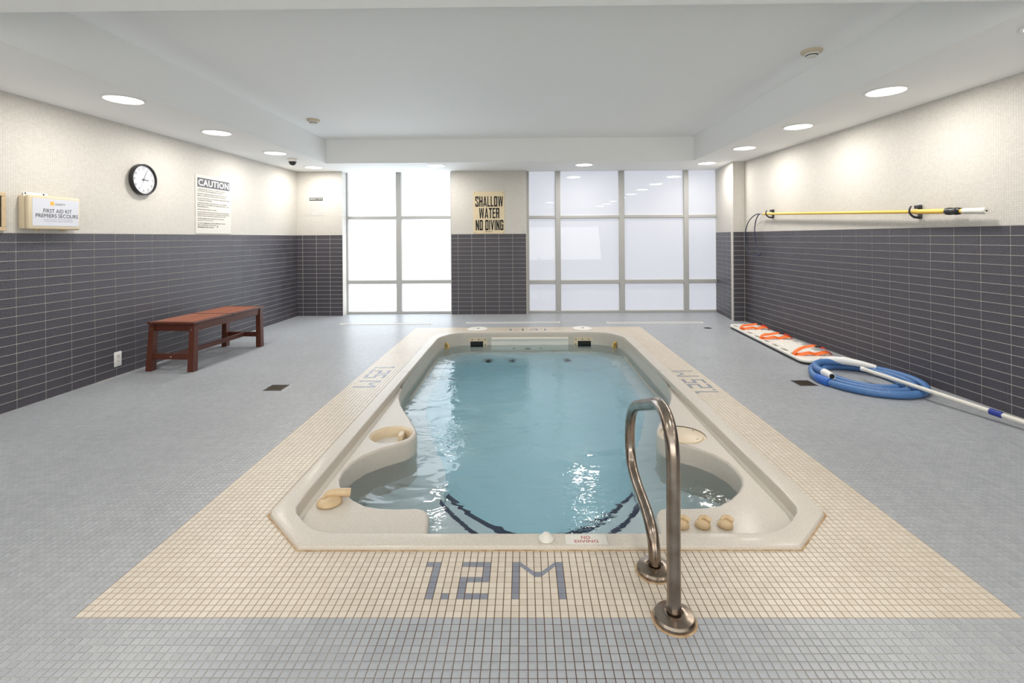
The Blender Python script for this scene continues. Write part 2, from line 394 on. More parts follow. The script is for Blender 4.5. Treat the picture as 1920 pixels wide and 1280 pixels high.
OCX = .085
def OC(y):
    t = min(1, max(0, (y-3.75)/.5)); return OCX+(SX-OCX)*t*t*(3-2*t)
OPENING = [(OC(y)+x, y) for x, y in OPEN_H]+[(OC(y)-x, y) for x, y in reversed(OPEN_H)]
def inside(poly, x, y):
    r = False; n = len(poly); j = n-1
    for i in range(n):
        xi, yi = poly[i]; xj, yj = poly[j]
        if (yi > y) != (yj > y) and x < (xj-xi)*(y-yi)/(yj-yi)+xi: r = not r
        j = i
    return r

# ------------------------------------------------------------------ floor
floor_poly = [(-4.15, -2.5), (3.75, -2.5), (3.75, 8.7), (-4.15, 8.7)]
hole = offset2(OUTER, -.03)
bm = NB(); poly_face(bm, [floor_poly, hole[::-1]], -.0016)
for f in bm.faces:
    f.normal_update()
    if f.normal.z < 0: f.normal_flip()
floor = tag(obj('floor', bm, MT['grout'], norm=False), kind='structure')
floor['label'] = 'grey mosaic tiled floor with a beige tiled border around the pool'

def in_border(x, y): return BX0 < x < BX0+114*TP and BY0 < y < BY0+188*TP
D7 = {'1': (2, ['11', '01', '01', '01', '01', '01', '01']), '.': (1, ['0']*6+['1']), '2': (4, ['1111', '0001', '0001', '1111', '1000', '1000', '1111']),
      '5': (4, ['1111', '1000', '1000', '1111', '0001', '0001', '1111']), 'M': (7, ['1000001']*2+['1001001']+['1000001']*4)}
def layout(s):
    cells, cuts, c = [], [], 0
    for ch in s:
        if ch == ' ': c += 2; continue
        w, rows = D7[ch]
        for r, row in enumerate(rows):
            for k, b in enumerate(row):
                if b == '1': cells.append((c+k, 6-r))
        if ch == 'M':       # cut tiles of the two diagonals (u, v in tiles)
            cuts += [[(c+1, 7), (c+1, 6.15), (c+3, 4.05), (c+3, 5)], [(c+6, 7), (c+6, 6.15), (c+4, 4.05), (c+4, 5)]]
        c += w+1
    return cells, cuts, c-1
def gx(i): return BX0+i*TP
def gy(j): return BY0+j*TP
marks = []
for s, kind, i0, j0, lab in [('1.2 M', 0, 41, 3, 'blue-grey tile lettering 1.2 M on the near border'),
                             ('1.2 M', 2, 67, 184, 'blue-grey tile lettering 1.2 M on the far border, upside down'),
                             ('1.25 M', 1, 112, 83, 'blue-grey tile lettering 1.25 M on the right border'),
                             ('1.25 M', 3, 2, 114, 'blue-grey tile lettering 1.25 M on the left border')]:
    cells, cuts, n = layout(s)
    def tr(u, v, kind=kind, i0=i0, j0=j0):
        return [(i0+u, j0+v), (i0-v, j0+u), (i0-u, j0-v), (i0+v, j0-u)][kind]
    cc = set()
    for u, v in cells:
        a, b = tr(u+.5, v+.5); cc.add((math.floor(a), math.floor(b)))
    marks.append((cc, [[tr(*p) for p in q] for q in cuts], lab))
allmark = set().union(*[m_[0] for m_ in marks])

GW = .0013; TZ0 = -.0016
def tiles_np(cells, name, m, parent):
    """many small tiles in one mesh: bevel-less frusta without bottoms"""
    c = np.array(cells, float); n = len(c); h = TP/2-GW/1.0; h2 = h-.0006
    base = np.array([(-h, -h, TZ0), (h, -h, TZ0), (h, h, TZ0), (-h, h, TZ0), (-h2, -h2, 0), (h2, -h2, 0), (h2, h2, 0), (-h2, h2, 0)])
    cen = np.zeros((n, 1, 3)); cen[:, 0, 0] = BX0+(c[:, 0]+.5)*TP; cen[:, 0, 1] = BY0+(c[:, 1]+.5)*TP
    rr = np.random.RandomState(3); dz = rr.uniform(-.0003, .0002, (n, 1, 1)); v = cen+base[None]; v[:, 4:, 2:3] += dz
    faces = np.array([(4, 5, 6, 7), (0, 1, 5, 4), (1, 2, 6, 5), (2, 3, 7, 6), (3, 0, 4, 7)])
    F = (faces[None]+(np.arange(n)*8)[:, None, None]).reshape(-1)
    me = bpy.data.meshes.new(name); me.vertices.add(n*8); me.vertices.foreach_set('co', v.reshape(-1))
    me.loops.add(len(F)); me.loops.foreach_set('vertex_index', F.astype(np.int32))
    me.polygons.add(n*5); me.polygons.foreach_set('loop_start', np.arange(0, len(F), 4, dtype=np.int32))
    me.update(calc_edges=True); me.validate(); me.shade_flat()
    return link_mesh(name, me, m, parent)
drains = [(-2.165, 4.215, .078), (2.47, 4.285, .078)]
def blocked(x, y):
    for dx, dy, s in drains:
        if abs(x-dx) < s+.004 and abs(y-dy) < s+.004: return True
    return inside(TILE_HOLE, x, y)
TILE_HOLE = offset2(OUTER, -.02)
grey, beige, single = [], [], []
nx0, nx1 = int((-4.02-BX0)/TP)-1, int((3.56-BX0)/TP)+1
ny0, ny1 = int((-.3-BY0)/TP), int((8.36-BY0)/TP)+1
for j in range(ny0, ny1):
    y = gy(j+.5)
    for i in range(nx0, nx1):
        x = gx(i+.5)
        if x < XL(y)-.0 or x > XR(y)+.0 or (i, j) in allmark: continue
        if 2.0 < y < 6.72 and -1.25 < x < 1.45 and blocked(x, y): continue
        if 4.0 < y < 4.5 and blocked(x, y): continue
        b = in_border(x, y)
        if 1.425 < y < 1.495 and abs(x-(-.005)) < 1.47: single.append((i, j)); continue
        (beige if b else grey).append((i, j))
single.sort(key=lambda t: (t[1], abs(gx(t[0]+.5)))); grey += single[300:]; single = single[:300]
tag(tiles_np(grey, 'grey_tile_field', MT['grey'], floor), kind='stuff')
tag(tiles_np(beige, 'beige_tile_border', MT['beige'], floor), kind='stuff')
for cc, cuts, lab in marks:
    mk = tiles_np(sorted(cc), 'depth_marking', MT['blue'], floor); mk['label'] = lab; mk['kind'] = 'stuff'
    bm = NB()
    for q in cuts:
        for z, rev in ((.0004, 0),):
            bm.faces.new([bm.verts.new((gx(a), gy(b), z)) for a, b in q])
    for f in bm.faces:
        f.normal_update()
        if f.normal.z < 0: f.normal_flip()
    bmesh.ops.solidify(bm, geom=list(bm.faces), thickness=.0012)
    obj('letter_diagonal', bm, MT['blue'], mk)
bm = NB(); h = TP/2-GW; box(bm, -h, h, -h, h, TZ0, 0, bev=.0006)
me_t = bpy.data.meshes.new('tile'); bm.to_mesh(me_t); bm.free(); me_t.materials.append(MT['grey'])
for i, j in single:
    o = bpy.data.objects.new('tile', me_t); COL.objects.link(o); o.parent = floor; o.location = (gx(i+.5), gy(j+.5), random.uniform(-.0003, .0002))

# ------------------------------------------------------------------ walls
def wall_tile_mesh(w, h):
    bm = NB(); a, b = w/2, h/2; e = .0008; d = .0024
    rings(bm, [[(-a, 0, -b), (a, 0, -b), (a, 0, b), (-a, 0, b)], [(-a, -d+e, -b), (a, -d+e, -b), (a, -d+e, b), (-a, -d+e, b)],
               [(-a+e, -d, -b+e), (a-e, -d, -b+e), (a-e, -d, b-e), (-a+e, -d, b-e)]], cap0=False)
    bmesh.ops.recalc_face_normals(bm, faces=bm.faces)
    me = bpy.data.meshes.new('tile'); bm.to_mesh(me); bm.free(); me.materials.append(MT['slate']); return me
G = .0042
TM = {}
def tiled_wall(name, origin, rot, u0, u1, pitch, phase, thick, cap=300, key=None, skip=None, top=CEIL+.05, label=None):
    """wall slab with real dado tiles; u runs along local x; tiles nearest to `key` are separate parts"""
    w = thing('x', None, None, origin, rot); bpy.data.objects.remove(w)
    bm = NB(); box(bm, u0, u1, 0, thick, -.05, DADO)
    wo = obj(name, bm, MT['wgrout'], loc=origin, rot=(0, 0, rot)); tag(wo, kind='structure', label=label)
    bm = NB(); box(bm, u0, u1, -.0024, thick, DADO, top); obj('mosaic_panel', bm, MT['mosx'], wo)
    cells = []
    a = math.floor((u0-phase)/pitch); k = a
    while phase+k*pitch < u1-.004:
        x0 = max(phase+k*pitch, u0); x1 = min(phase+(k+1)*pitch, u1); k += 1
        if x1-x0 < .012: continue
        for r in range(ROWS): cells.append(((x0+x1)/2, RH*(r+.5), round(x1-x0-G, 4)))
    if key is not None: cells.sort(key=lambda c: abs(c[0]-key))
    for cx, cz, tw in cells[:cap]:
        if tw not in TM: TM[tw] = wall_tile_mesh(tw, RH-G)
        o = bpy.data.objects.new('tile', TM[tw]); COL.objects.link(o); o.parent = wo; o.location = (cx, random.uniform(-.0003, .0003), cz)
    if len(cells) > cap:
        bm = NB()
        for cx, cz, tw in cells[cap:]:
            if tw not in TM: TM[tw] = wall_tile_mesh(tw, RH-G)
            n0 = len(bm.verts); bm.from_mesh(TM[tw]); bm.verts.ensure_lookup_table()
            dy = random.uniform(-.0006, .0004)
            for v in bm.verts[n0:]: v.co += Vector((cx, dy, cz))
        tag(obj('tile_field', bm, MT['slate'], wo), kind='stuff')
    return wo
# left wall: local x = +Y world; origin where y=0
oL = (XL(0), 0, 0); cL = math.cos(math.atan(.0262))
def uL(y): return y/cL
wall_left = tiled_wall('wall_left', oL, ROT_L, -2.5, uL(8.45), .2225, uL(3.708), .25, key=4.6)
oR = (XR(0), 0, 0); cR = math.cos(math.atan(.0322))
def uR(y): return -y/cR
wall_right = tiled_wall('wall_right', oR, ROT_R, uR(8.6), 2.5, .2205, uR(4.18), .25, key=-4.4)
YS, YM = 8.13, 8.20
tiled_wall('wall_back_left', (0, YS, 0), 0, -3.90, -3.038, .2315, -3.713, .30)
tiled_wall('wall_back_middle', (0, YM, 0), 0, -1.213, .068, .2315, -1.098, .25)
# right pier: front face and slanted side
tiled_wall('wall_back_right', (0, 7.41, 0), 0, 3.213, 3.42, .2315, 3.38-.2315, .08)
side_len = math.hypot(3.335-3.213, 8.45-7.41); sa = math.atan2(8.45-7.41, 3.335-3.213)
# side face looks towards -X: local x from far to near
tiled_wall('wall_pier_side', (3.213+side_len*math.cos(sa), 7.41+side_len*math.sin(sa), 0), sa-PI, 0, side_len-.004, .2315, side_len-.2315*5, .03)
bm = NB(); box(bm, -4.4, 4.0, -2.62, -2.5, -.05, 3.0); tag(obj('wall_rear', bm, MT['paint']), kind='structure')

# ------------------------------------------------------------------ windows
def window(name, x0, x1, mull, zr, pane_m, label):
    w = thing(name, label, None, (0, 0, 0), kind='structure')
    YF = 8.31
    bm = NB()
    for a, b in [(x0, x0+.045)]+mull+[(x1-.035, x1)]: box(bm, a, b, YF, YF+.10, .0, 2.5, bev=.003)
    obj('mullion', bm, MT['frame'], w)
    bm = NB()
    for z0, z1 in [(0, .035)]+zr+[(2.45, 2.5)]: box(bm, x0+.002, x1-.002, YF+.006, YF+.094, z0, z1, bev=.003)
    obj('transom', bm, MT['frame'], w)
    xs = [x0+.045]+[v for p in mull for v in p]+[x1-.035]; zs = [.035]+[v for p in zr for v in p]+[2.45]
    for i in range(0, len(xs), 2):
        for j in range(0, len(zs), 2):
            a, b, c, d = xs[i], xs[i+1], zs[j], zs[j+1]
            bm = NB(); box(bm, a+.001, b-.001, YF+.052, YF+.058, c+.001, d-.001); obj('pane', bm, pane_m, w)
            bm = NB(); e = .008      # glazing bead
            rings(bm, [[(a, YF+.03, c), (b, YF+.03, c), (b, YF+.03, d), (a, YF+.03, d)], [(a+e, YF+.03, c+e), (b-e, YF+.03, c+e), (b-e, YF+.03, d-e), (a+e, YF+.03, d-e)],
                       [(a+e, YF+.051, c+e), (b-e, YF+.051, c+e), (b-e, YF+.051, d-e), (a+e, YF+.051, d-e)]], cap0=False, cap1=False)
            obj('glazing_bead', bm, MT['white'], w)
    return w
window('window_1', -3.065, -1.205, [(-2.182, -2.092)], [(.52, .575), (1.635, 1.68)], MT['paneL'], 'two-bay frosted window left of the middle pier')
window('window_2', .064, 3.36, [(.568, .651), (1.658, 1.748), (2.764, 2.846)], [(.50, .56), (1.625, 1.67)], MT['paneR'], 'four-bay frosted window right of the middle pier')
bm = NB()
box(bm, -3.5, 3.6, 8.47, 8.5, -.05, 0.0); obj('trim_1', bm, MT['frame'])['kind'] = 'structure'

# ------------------------------------------------------------------ swim spa
spa = thing('swim_spa', 'sunken cream speckled swim spa shell with two rounded seat coves at the near end', 'swim spa')
def arc_sub(poly, ylo, yhi): return [p for p in poly if ylo <= p[1] <= yhi]
# rim: loft of the outer and inner outlines resampled to matching stations
def resample(poly, n):
    P = [Vector(p) for p in poly]; d = [0]
    for i in range(len(P)): d.append(d[-1]+(P[(i+1) % len(P)]-P[i]).length)
    return P, d
def rim_piece(pairs, closed=False):
    """pairs: list of (outer xy, inner xy)"""
    bm = NB(); rs = []
    for o, i in pairs:
        o = Vector(o); i = Vector(i); t = (i-o).normalized(); Wd = (i-o).length
        def q(s, z): p = o+t*s; return (p.x, p.y, z)
        rs.append([q(0, -.03), q(0, .007), q(.002, .012), q(.007, .0155), q(.014, .016), q(Wd-.012, .016), q(Wd-.006, .0152), q(Wd-.002, .012), q(Wd, .006), q(Wd, -.06)])
    V = rings(bm, rs, close=False)
    bm.faces.new(V[0]); bm.faces.new(V[-1][::-1])
    return obj('rim', bm, MT['shell'], spa, smooth=28)
def lerp(a, b, t): return (a[0]+(b[0]-a[0])*t, a[1]+(b[1]-a[1])*t)
# half-lists of matching points (right side), front centre -> back centre
RO = [(.0, 2.012), (.5, 2.012), (1.0, 2.012), (1.045, 2.012), (1.11, 2.074), (1.20, 2.163), (1.285, 2.246), (1.301, 2.285), (1.301, 2.45), (1.301, 3.4), (1.302, 4.657)]
RI = [(.0, 2.105), (.5, 2.105), (.88, 2.105), (.955, 2.108), (1.03, 2.135), (1.10, 2.19), (1.165, 2.26), (1.19, 2.31), (1.20, 2.45), (1.20, 3.4), (1.199, 4.657)]
def xx(p, s): return (SX+s*p[0], p[1])
prs = [(xx(a, -1), xx(b, -1)) for a, b in zip(RO, RI)][::-1][:-1]+[(xx(a, 1), xx(b, 1)) for a, b in zip(RO, RI)]
rim_piece(prs)
for s in (-1, 1):
    rim_piece([(xx((1.302, y), s), xx((1.197, y), s)) for y in (4.663, 5.1, 5.657)])
BO = [(1.303, 5.663), (1.303, 6.20), (1.30, 6.30), (1.25, 6.42), (1.17, 6.54), (1.09, 6.61), (1.0, 6.66), (.85, 6.68), (.4, 6.68), (0, 6.68)]
BI = [(1.195, 5.663), (1.194, 6.12), (1.185, 6.22), (1.15, 6.32), (1.08, 6.44), (1.0, 6.51), (.92, 6.545), (.80, 6.56), (.4, 6.56), (0, 6.56)]
prs = [(xx(a, 1), xx(b, 1)) for a, b in zip(BO, BI)]+[(xx(a, -1), xx(b, -1)) for a, b in zip(BO, BI)][::-1][1:]
rim_piece(prs)
# rusty sealant line round the outer foot of the rim
bm = NB(); a = offset2(OUTER, .008); b = offset2(OUTER, -.006)
rings(bm, [[(x, y, .0005) for x, y in a], [(x, y, .003) for x, y in b]], cap0=False, cap1=False); obj('sealant', bm, MT['rust'], spa)
# near deck (shelf) with coves, cup well and lid seat
ZS, WZ = -.035, -.155
YC = 4.301
inner_near = [p for p in INNER if p[1] < YC]
def side_in(s): return [(SX+s*1.158, 2.36), (SX+s*1.158, 4.0), (SX+s*1.172, YC)]
CUP = (-.905, 3.29); LID = (1.068, 3.27); CR = .146
def circ(c, r, n=40, rev=False):
    p = [(c[0]+r*math.cos(2*PI*k/n), c[1]+r*math.sin(2*PI*k/n)) for k in range(n)]
    return p[::-1] if rev else p
def shelf_half(s):
    """outer boundary (rim side) then opening boundary back"""
    oh = [p for p in OPEN_H if p[1] <= YC]
    outer = [(SX+s*x, y) for x, y in [(.515, 2.10), (.90, 2.10), (1.0, 2.11), (1.10, 2.185), (1.14, 2.24), (1.158, 2.33), (1.160, 3.0), (1.168, 3.8), (1.186, 4.1), (1.197, YC)]]
    inn = [(OC(y)+s*x, y) for x, y in oh][::-1]
    return outer, inn
WALL = [(.0, ZS-.02), (0, -.3)]
for s in (-1, 1):
    outer, inn = shelf_half(s)
    # rounded lip: the flat top ends 16 mm before the opening edge
    pl = inn[:]                                   # runs from apex back to front edge
    def off(i, d):
        a = Vector(pl[max(0, i-1)]); b = Vector(pl[min(len(pl)-1, i+1)]); t = (b-a).normalized()
        n = Vector((t.y, -t.x))*(-s)              # towards the shelf
        p = Vector(pl[i])
        return p - n*d*(-1)
    # test direction: must move away from the opening centre
    mid = len(pl)//2
    test = off(mid, .01)
    sgn = 1 if not inside(OPENING, test.x, test.y) else -1
    fl = [off(i, .016*sgn*min(1, i/2)) for i in range(len(pl))]
    loop = outer+[(p.x, p.y) for p in fl]
    cup = CUP if s < 0 else LID
    hole_ = circ(cup, CR if s < 0 else CR+.004)
    bm = NB(); poly_face(bm, [loop, hole_], ZS)
    for f in bm.faces:
        f.normal_update()
        if f.normal.z < 0: f.normal_flip()
    # lip and wall
    R_ = []
    for d, dz in [(.016, 0), (.011, -.0012), (.006, -.004), (.002, -.009), (0, -.016), (0, -.10), (0, -.30), (0, -.5)]:
        R_.append([(off(i, d*sgn*min(1, i/2)).x, off(i, d*sgn*min(1, i/2)).y, ZS+dz) for i in range(len(pl))])
    rings(bm, R_, close=False)
    # drop of the shelf edge into the side gutter
    g = [(x, y) for x, y in outer if y >= 2.32]
    rings(bm, [[(x, y, ZS) for x, y in g], [(x, y, ZS-.009) for x, y in g]], close=False)
    obj('seat_deck', bm, MT['shell'], spa, smooth=45, norm=False)
    bm = NB(); gl = [(1.150, 2.22), (1.158, 2.33), (1.160, 3.0), (1.168, 3.8), (1.186, 4.1), (1.197, YC)]
    rings(bm, [[(SX+s*x, y, ZS-.009) for x, y in gl], [(SX+s*1.202, y, ZS-.009) for x, y in gl]], close=False); obj('gutter', bm, MT['ledge'], spa)
# full-height side and end walls above and below the water (far part)
far = [(OC(y)+x, y) for x, y in OPEN_H if y >= 4.2]; far = far+[(OC(y)-x, y) for x, y in OPEN_H if y >= 4.2][::-1]
bm = NB(); rings(bm, [[(x, y, z) for x, y in far] for z in (-.02, -.155, -.3, -.535)], close=False); obj('side_wall', bm, MT['shell'], spa, smooth=50)
bm = NB(); rings(bm, [[(x, 2.105, z) for x in (SX-.60, SX+.60)] for z in (.0, -.2, -.55)], close=False); obj('front_wall', bm, MT['shell'], spa)
# seats/ledges at -0.5 and the deep well
WELL_H = [(.60, 2.115), (.60, 3.0), (.64, 3.35), (.80, 3.8), (.98, 4.3), (1.04, 4.7), (1.045, 5.8), (1.03, 6.15), (.93, 6.36), (.78, 6.43)]
WELL = mir(WELL_H)
ZB = -.535
bm = NB(); poly_face(bm, [offset2(OPENING, .03), WELL], ZB); obj('seat', bm, MT['wet'], spa)
bm = NB()
rings(bm, [[(x, y, z) for x, y in offset2(WELL, o)] for z, o in ((ZB, .02), (ZB-.012, .004), (ZB-.03, 0), (-1.12, -.05), (-1.20, -.08), (-1.24, -.16))], cap0=False, cap1=False)
poly_face(bm, [offset2(WELL, -.16)], -1.24)
obj('basin', bm, MT['wet'], spa, smooth=50)
# entry steps, concave towards the swimmer, with navy nosings
def stepcurve(y0, k, lim, n=24):
    return [(SX+x, y0+min(lim, k*x*x) if lim else y0+k*x*x) for x in [(-.598+1.196*i/n) for i in range(n+1)]]
for y0, k, z, lim in ((2.40, 1.35, -.37, None), (2.74, 1.15, -.60, None)):
    cv = stepcurve(y0, k, lim); bm = NB()
    bot = -1.2 if z < -.5 else -.62
    rings(bm, [[(x, 2.11, z) for x, y in cv], [(x, y-.05, z) for x, y in cv], [(x, y-.008, z-.002) for x, y in cv], [(x, y, z-.01) for x, y in cv], [(x, y, bot) for x, y in cv]], close=False)
    st = obj('step', bm, MT['wet'], spa, smooth=50)
    bm = NB(); rings(bm, [[(x, y-.05, z+.002) for x, y in cv], [(x, y-.008, z+.001) for x, y in cv], [(x, y+.003, z-.008) for x, y in cv], [(x, y+.003, z-.045) for x, y in cv]], close=False)
    so = obj('nosing_stripe', bm, MT['stripe'], st); so['label'] = 'navy blue stripe along the step edge'
# cup well (left) with inner ring, and the lid (right)
bm = NB(); c = (CUP[0], CUP[1], 0)
rings(bm, [[(x, y, z) for x, y in circ(CUP, r)] for r, z in ((CR, ZS), (CR-.003, ZS-.004), (CR-.012, ZS-.008), (CR-.016, ZS-.012), (CR-.018, ZS-.080), (.001, ZS-.081))], cap0=False, cap1=False)
fw_ = obj('filter_well', bm, MT['lid'], spa, smooth=35); fw_['label'] = 'round open well with a cream collar in the left deck'
bm = NB(); box(bm, CUP[0]+.035, CUP[0]+.068, CUP[1]+.03, CUP[1]+.118, ZS-.0695, ZS-.020, bev=.003)
obj('basket_rib', bm, MT['lid'], fw_)
bm = NB(); lathe(bm, [(.001, ZS-.079), (.128, ZS-.079), (.128, ZS-.070), (.001, ZS-.070)], 36, (CUP[0], CUP[1], 0)); obj('basket_floor', bm, MT['white'], fw_, smooth=True)
bm = NB(); lathe(bm, [(.001, ZS-.014), (CR+.013, ZS-.014), (CR+.013, ZS-.006), (CR-.012, ZS-.006), (CR-.016, ZS+.001), (CR-.022, ZS+.003), (.001, ZS+.003)], 48, (LID[0], LID[1], 0))
ld = obj('filter_lid', bm, MT['lid'], spa, smooth=35); ld['label'] = 'round cream lid on the right deck'
for a in (.6, 2.2, 3.8, 5.4):
    bm = NB(); lathe(bm, [(.001, ZS+.0031), (.005, ZS+.0031), (.004, ZS+.0045), (.001, ZS+.0045)], 10, (LID[0]+.11*math.cos(a), LID[1]+.11*math.sin(a), 0)); obj('screw', bm, MT['bronze'], ld)
# diverter valve on the left deck: dome, swirl groove and lever
def valve(name, x, y, r, ang, lever, label):
    v = bpy.data.objects.new(name, None); COL.objects.link(v); v.parent = spa; v.location = (x, y, ZS); v.rotation_euler = (0, 0, ang); v['label'] = label
    bm = NB(); lathe(bm, [(r*.92, 0), (r, .004), (r, .010), (r*.93, .018), (r*.7, .026), (r*.35, .030), (.001, .031)], 36); obj('knob', bm, MT['fitting'], v, smooth=60)
    # comma-shaped grip
    pts = catmull([(-r*.55, -r*.10, .027), (-r*.2, r*.38, .034), (r*.35, r*.40, .036), (r*lever*.6, r*.30, .034), (r*lever, r*.30, .028)], 6)
    n = len(pts)
    bm = NB(); tube(bm, pts, .01, 10, rf=lambda i: r*(.12+.22*math.sin(min(1, i/(n-1)*1.6)*PI/2)))
    obj('lever', bm, MT['fitting'], v, smooth=60)
    return v
valve('diverter_valve', -.985, 2.435, .062, math.radians(18), 1.6, 'large cream diverter valve with a lever on the left deck')
for x in (.722, .820, .923):
    v = valve('air_control', x, 2.235, .034, math.radians(-20), 1.0, None)
    if 'label' in v: del v['label']
# air button and NO DIVING plate on the front rim
bm = NB(); lathe(bm, [(.031, .016), (.033, .019), (.031, .024), (.026, .027), (.012, .042), (.005, .045), (.001, .045)], 32, (.092, 2.060, 0)); b_ = obj('air_button', bm, MT['offwhite'], spa, smooth=30)
b_['label'] = 'conical white metal button on the front rim'
bm = NB(); box(bm, .172, .348, 2.022, 2.090, .0162, .0172); wl = obj('warning_plate', bm, MT['offwhite'], spa); wl['label'] = 'white plate reading NO DIVING in red'
bm = NB(); text_bm(bm, 'NO', 0, .016, w=.038, h=.020, bold=.01); text_bm(bm, 'DIVING', 0, -.010, w=.10, h=.018, bold=.01)
for v in bm.verts: v.co = Vector((.26+v.co.x, 2.053+v.co.z, .0176))
for f in bm.faces:
    f.normal_update()
    if f.normal.z < 0: f.normal_flip()
obj('lettering', bm, MT['redink'], wl, norm=False)
# far wall: two skimmer plates, long moulded pad, brass eyes, jets
YB = 6.555
for x0, x1 in ((-.81, -.49), (.68, 1.0)):
    bm = NB(); w0, w1 = x0+.055, x1-.055; zt, zb = -.058, -.26; ot = -.103
    for q in [(x0, x1, ot, zt), (x0, w0, zb, ot), (w1, x1, zb, ot)]: box(bm, q[0], q[1], YB-.008, YB+.002, q[2], q[3])
    pl_ = obj('skimmer_plate', bm, MT['lid'], spa)
    bm = NB(); box(bm, w0, w1, YB-.003, YB+.001, zb, ot); obj('skimmer_mouth', bm, MT['dark'], pl_)
    for k in range(4):
        bm = NB(); lathe(bm, [(.001, 0), (.008, 0), (.006, -.004), (.001, -.004)], 10, (x0+.03+k*(x1-x0-.06)/3, YB-.008, -.080), 'Y'); obj('screw', bm, MT['bronze'], pl_)
    for xa in (x0+.028, x1-.028):
        bm = NB(); lathe(bm, [(.001, 0), (.008, 0), (.006, -.004), (.001, -.004)], 10, (xa, YB-.008, -.145), 'Y'); obj('screw', bm, MT['bronze'], pl_)
bm = NB(); box(bm, -.434, .606, YB-.030, YB, -.083, -.050, bev=.008, seg=2); box(bm, -.434, .606, YB-.012, YB, -.42, -.084); obj('moulded_pad', bm, MT['ledge'], spa, smooth=40)
for x, y, s in ((-1.02, 6.36, 1), (1.205, 6.36, -1)):
    bm = NB(); lathe(bm, [(.001, -.02), (.034, -.02), (.034, -.010), (.018, -.004), (.015, .040), (.022, .050), (.014, .066), (.001, .070)], 16, (x, y, -.142), 'Z')
    tube(bm, [(x-.02*s, y, -.11), (x+.03*s, y-.03, -.09), (x+.045*s, y-.04, -.14)], .010, 8)
    obj('brass_eye', bm, MT['brass'], spa, smooth=40)
for x, z, r in ((-.46, -.80, .075), (-.15, -.78, .05), (.58, -.80, .07), (.06, -.36, .05), (-.13, -.33, .022), (.24, -.33, .022)):
    yy = 6.40 if z < -.5 else YB-.012
    bm = NB(); lathe(bm, [(r, 0), (r, -.012), (r*.8, -.02), (r*.62, -.012), (r*.6, 0), (.001, 0)], 24, (x, yy, z), 'Y'); j_ = obj('jet', bm, MT['chrome'], spa, smooth=40)
    bm = NB(); lathe(bm, [(r*.55, -.006), (r*.3, -.016), (.001, -.018)], 16, (x, yy, z), 'Y'); obj('nozzle', bm, MT['dark'], j_, smooth=40)
for x0, x1 in ((-.30, -.18), (.0, .10)):
    bm = NB(); box(bm, x0, x1, YB-.028, YB-.013, -.212, -.200, bev=.003); obj('label_strip', bm, MT['ledge'], spa)
# long hand ledges low on both sides of the swim lane (seen through the water)
for s in (-1, 1):
    bm = NB(); tube(bm, [(SX+s*1.155, y, -.30) for y in (4.5, 5.2, 6.05)], .018, 10); obj('grab_bar', bm, MT['ledge'], spa, smooth=True)

# unseen casing added under the floor to stop world light leaking round the shell
cs_ = offset2(OUTER, -.012)
bm = NB(); rings(bm, [[(x, y, z) for x, y in cs_] for z in (-.028, -1.42)], cap0=False, cap1=True); obj('light_leak_blocker', bm, MT['rubber'], spa)
# water body
wp = offset2(OPENING, .022)
bm = NB(); rings(bm, [[(x, y, z) for x, y in wp] for z in (-1.32, WZ)], cap0=False, cap1=False)
poly_face(bm, [wp], WZ); poly_face(bm, [wp], -1.32)
bmesh.ops.remove_doubles(bm, verts=bm.verts, dist=1e-5)
tag(obj('pool_water', bm, MT['water']), 'clear blue rippled water filling the swim spa', 'water')

# skimmer access lids beyond the pool
for x, lab in ((-.65, 'round cream access lid behind the pool, nearer the left skimmer'), (.835, 'round cream access lid behind the pool, nearer the right skimmer')):
    t = thing('access_lid', lab, 'lid', (x, 6.88, 0), group='access lids behind the pool')
    bm = NB(); lathe(bm, [(.135, -.002), (.140, .004), (.136, .0095), (.128, .010), (.126, .007), (.122, .010), (.001, .011)], 48); obj('cover', bm, MT['board'], t, smooth=30)
    bm = NB(); lathe(bm, [(.017, .010), (.016, .013), (.001, .014)], 16, (.01, 0, 0)); obj('finger_hole', bm, MT['dark'], t)

# ------------------------------------------------------------------ floor drains, slot grilles
for (x, y, s), lab in zip(drains, ('square bronze floor drain on the open grey floor left of the pool', 'square bronze floor drain partly under the coiled blue hose')):
    t = thing('floor_drain', lab, 'drain', (x, y, 0), group='square floor drains')
    bm = NB(); box(bm, -s, s, -s, s, -.0014, -.0004); obj('pan', bm, MT['dark'], t)
    bm = NB()
    for a in (-s, s-.012): box(bm, a, a+.012, -s, s, -.0004, .0022); box(bm, -s+.012, s-.012, a, a+.012, -.0004, .0022)
    obj('frame', bm, MT['rubber'], t)
    for k in range(6):
        v0 = -s+.018+k*.0215; bm = NB(); box(bm, -s+.012, s-.012, v0, v0+.012, -.0003, .0018); obj('bar', bm, MT['bronze'], t)
t = thing('round_floor_drain', 'small round dark floor drain near the far right pier', 'drain', (2.61, 6.87, 0))
bm = NB(); lathe(bm, [(.055, -.001), (.055, .002), (.045, .003), (.001, .0025)], 28); obj('plate', bm, MT['bronze'], t, smooth=30)
for a in range(5):
    bm = NB(); box(bm, -.03+a*.013, -.023+a*.013, -.03, .03, .0026, .0034); obj('slot', bm, MT['dark'], t)
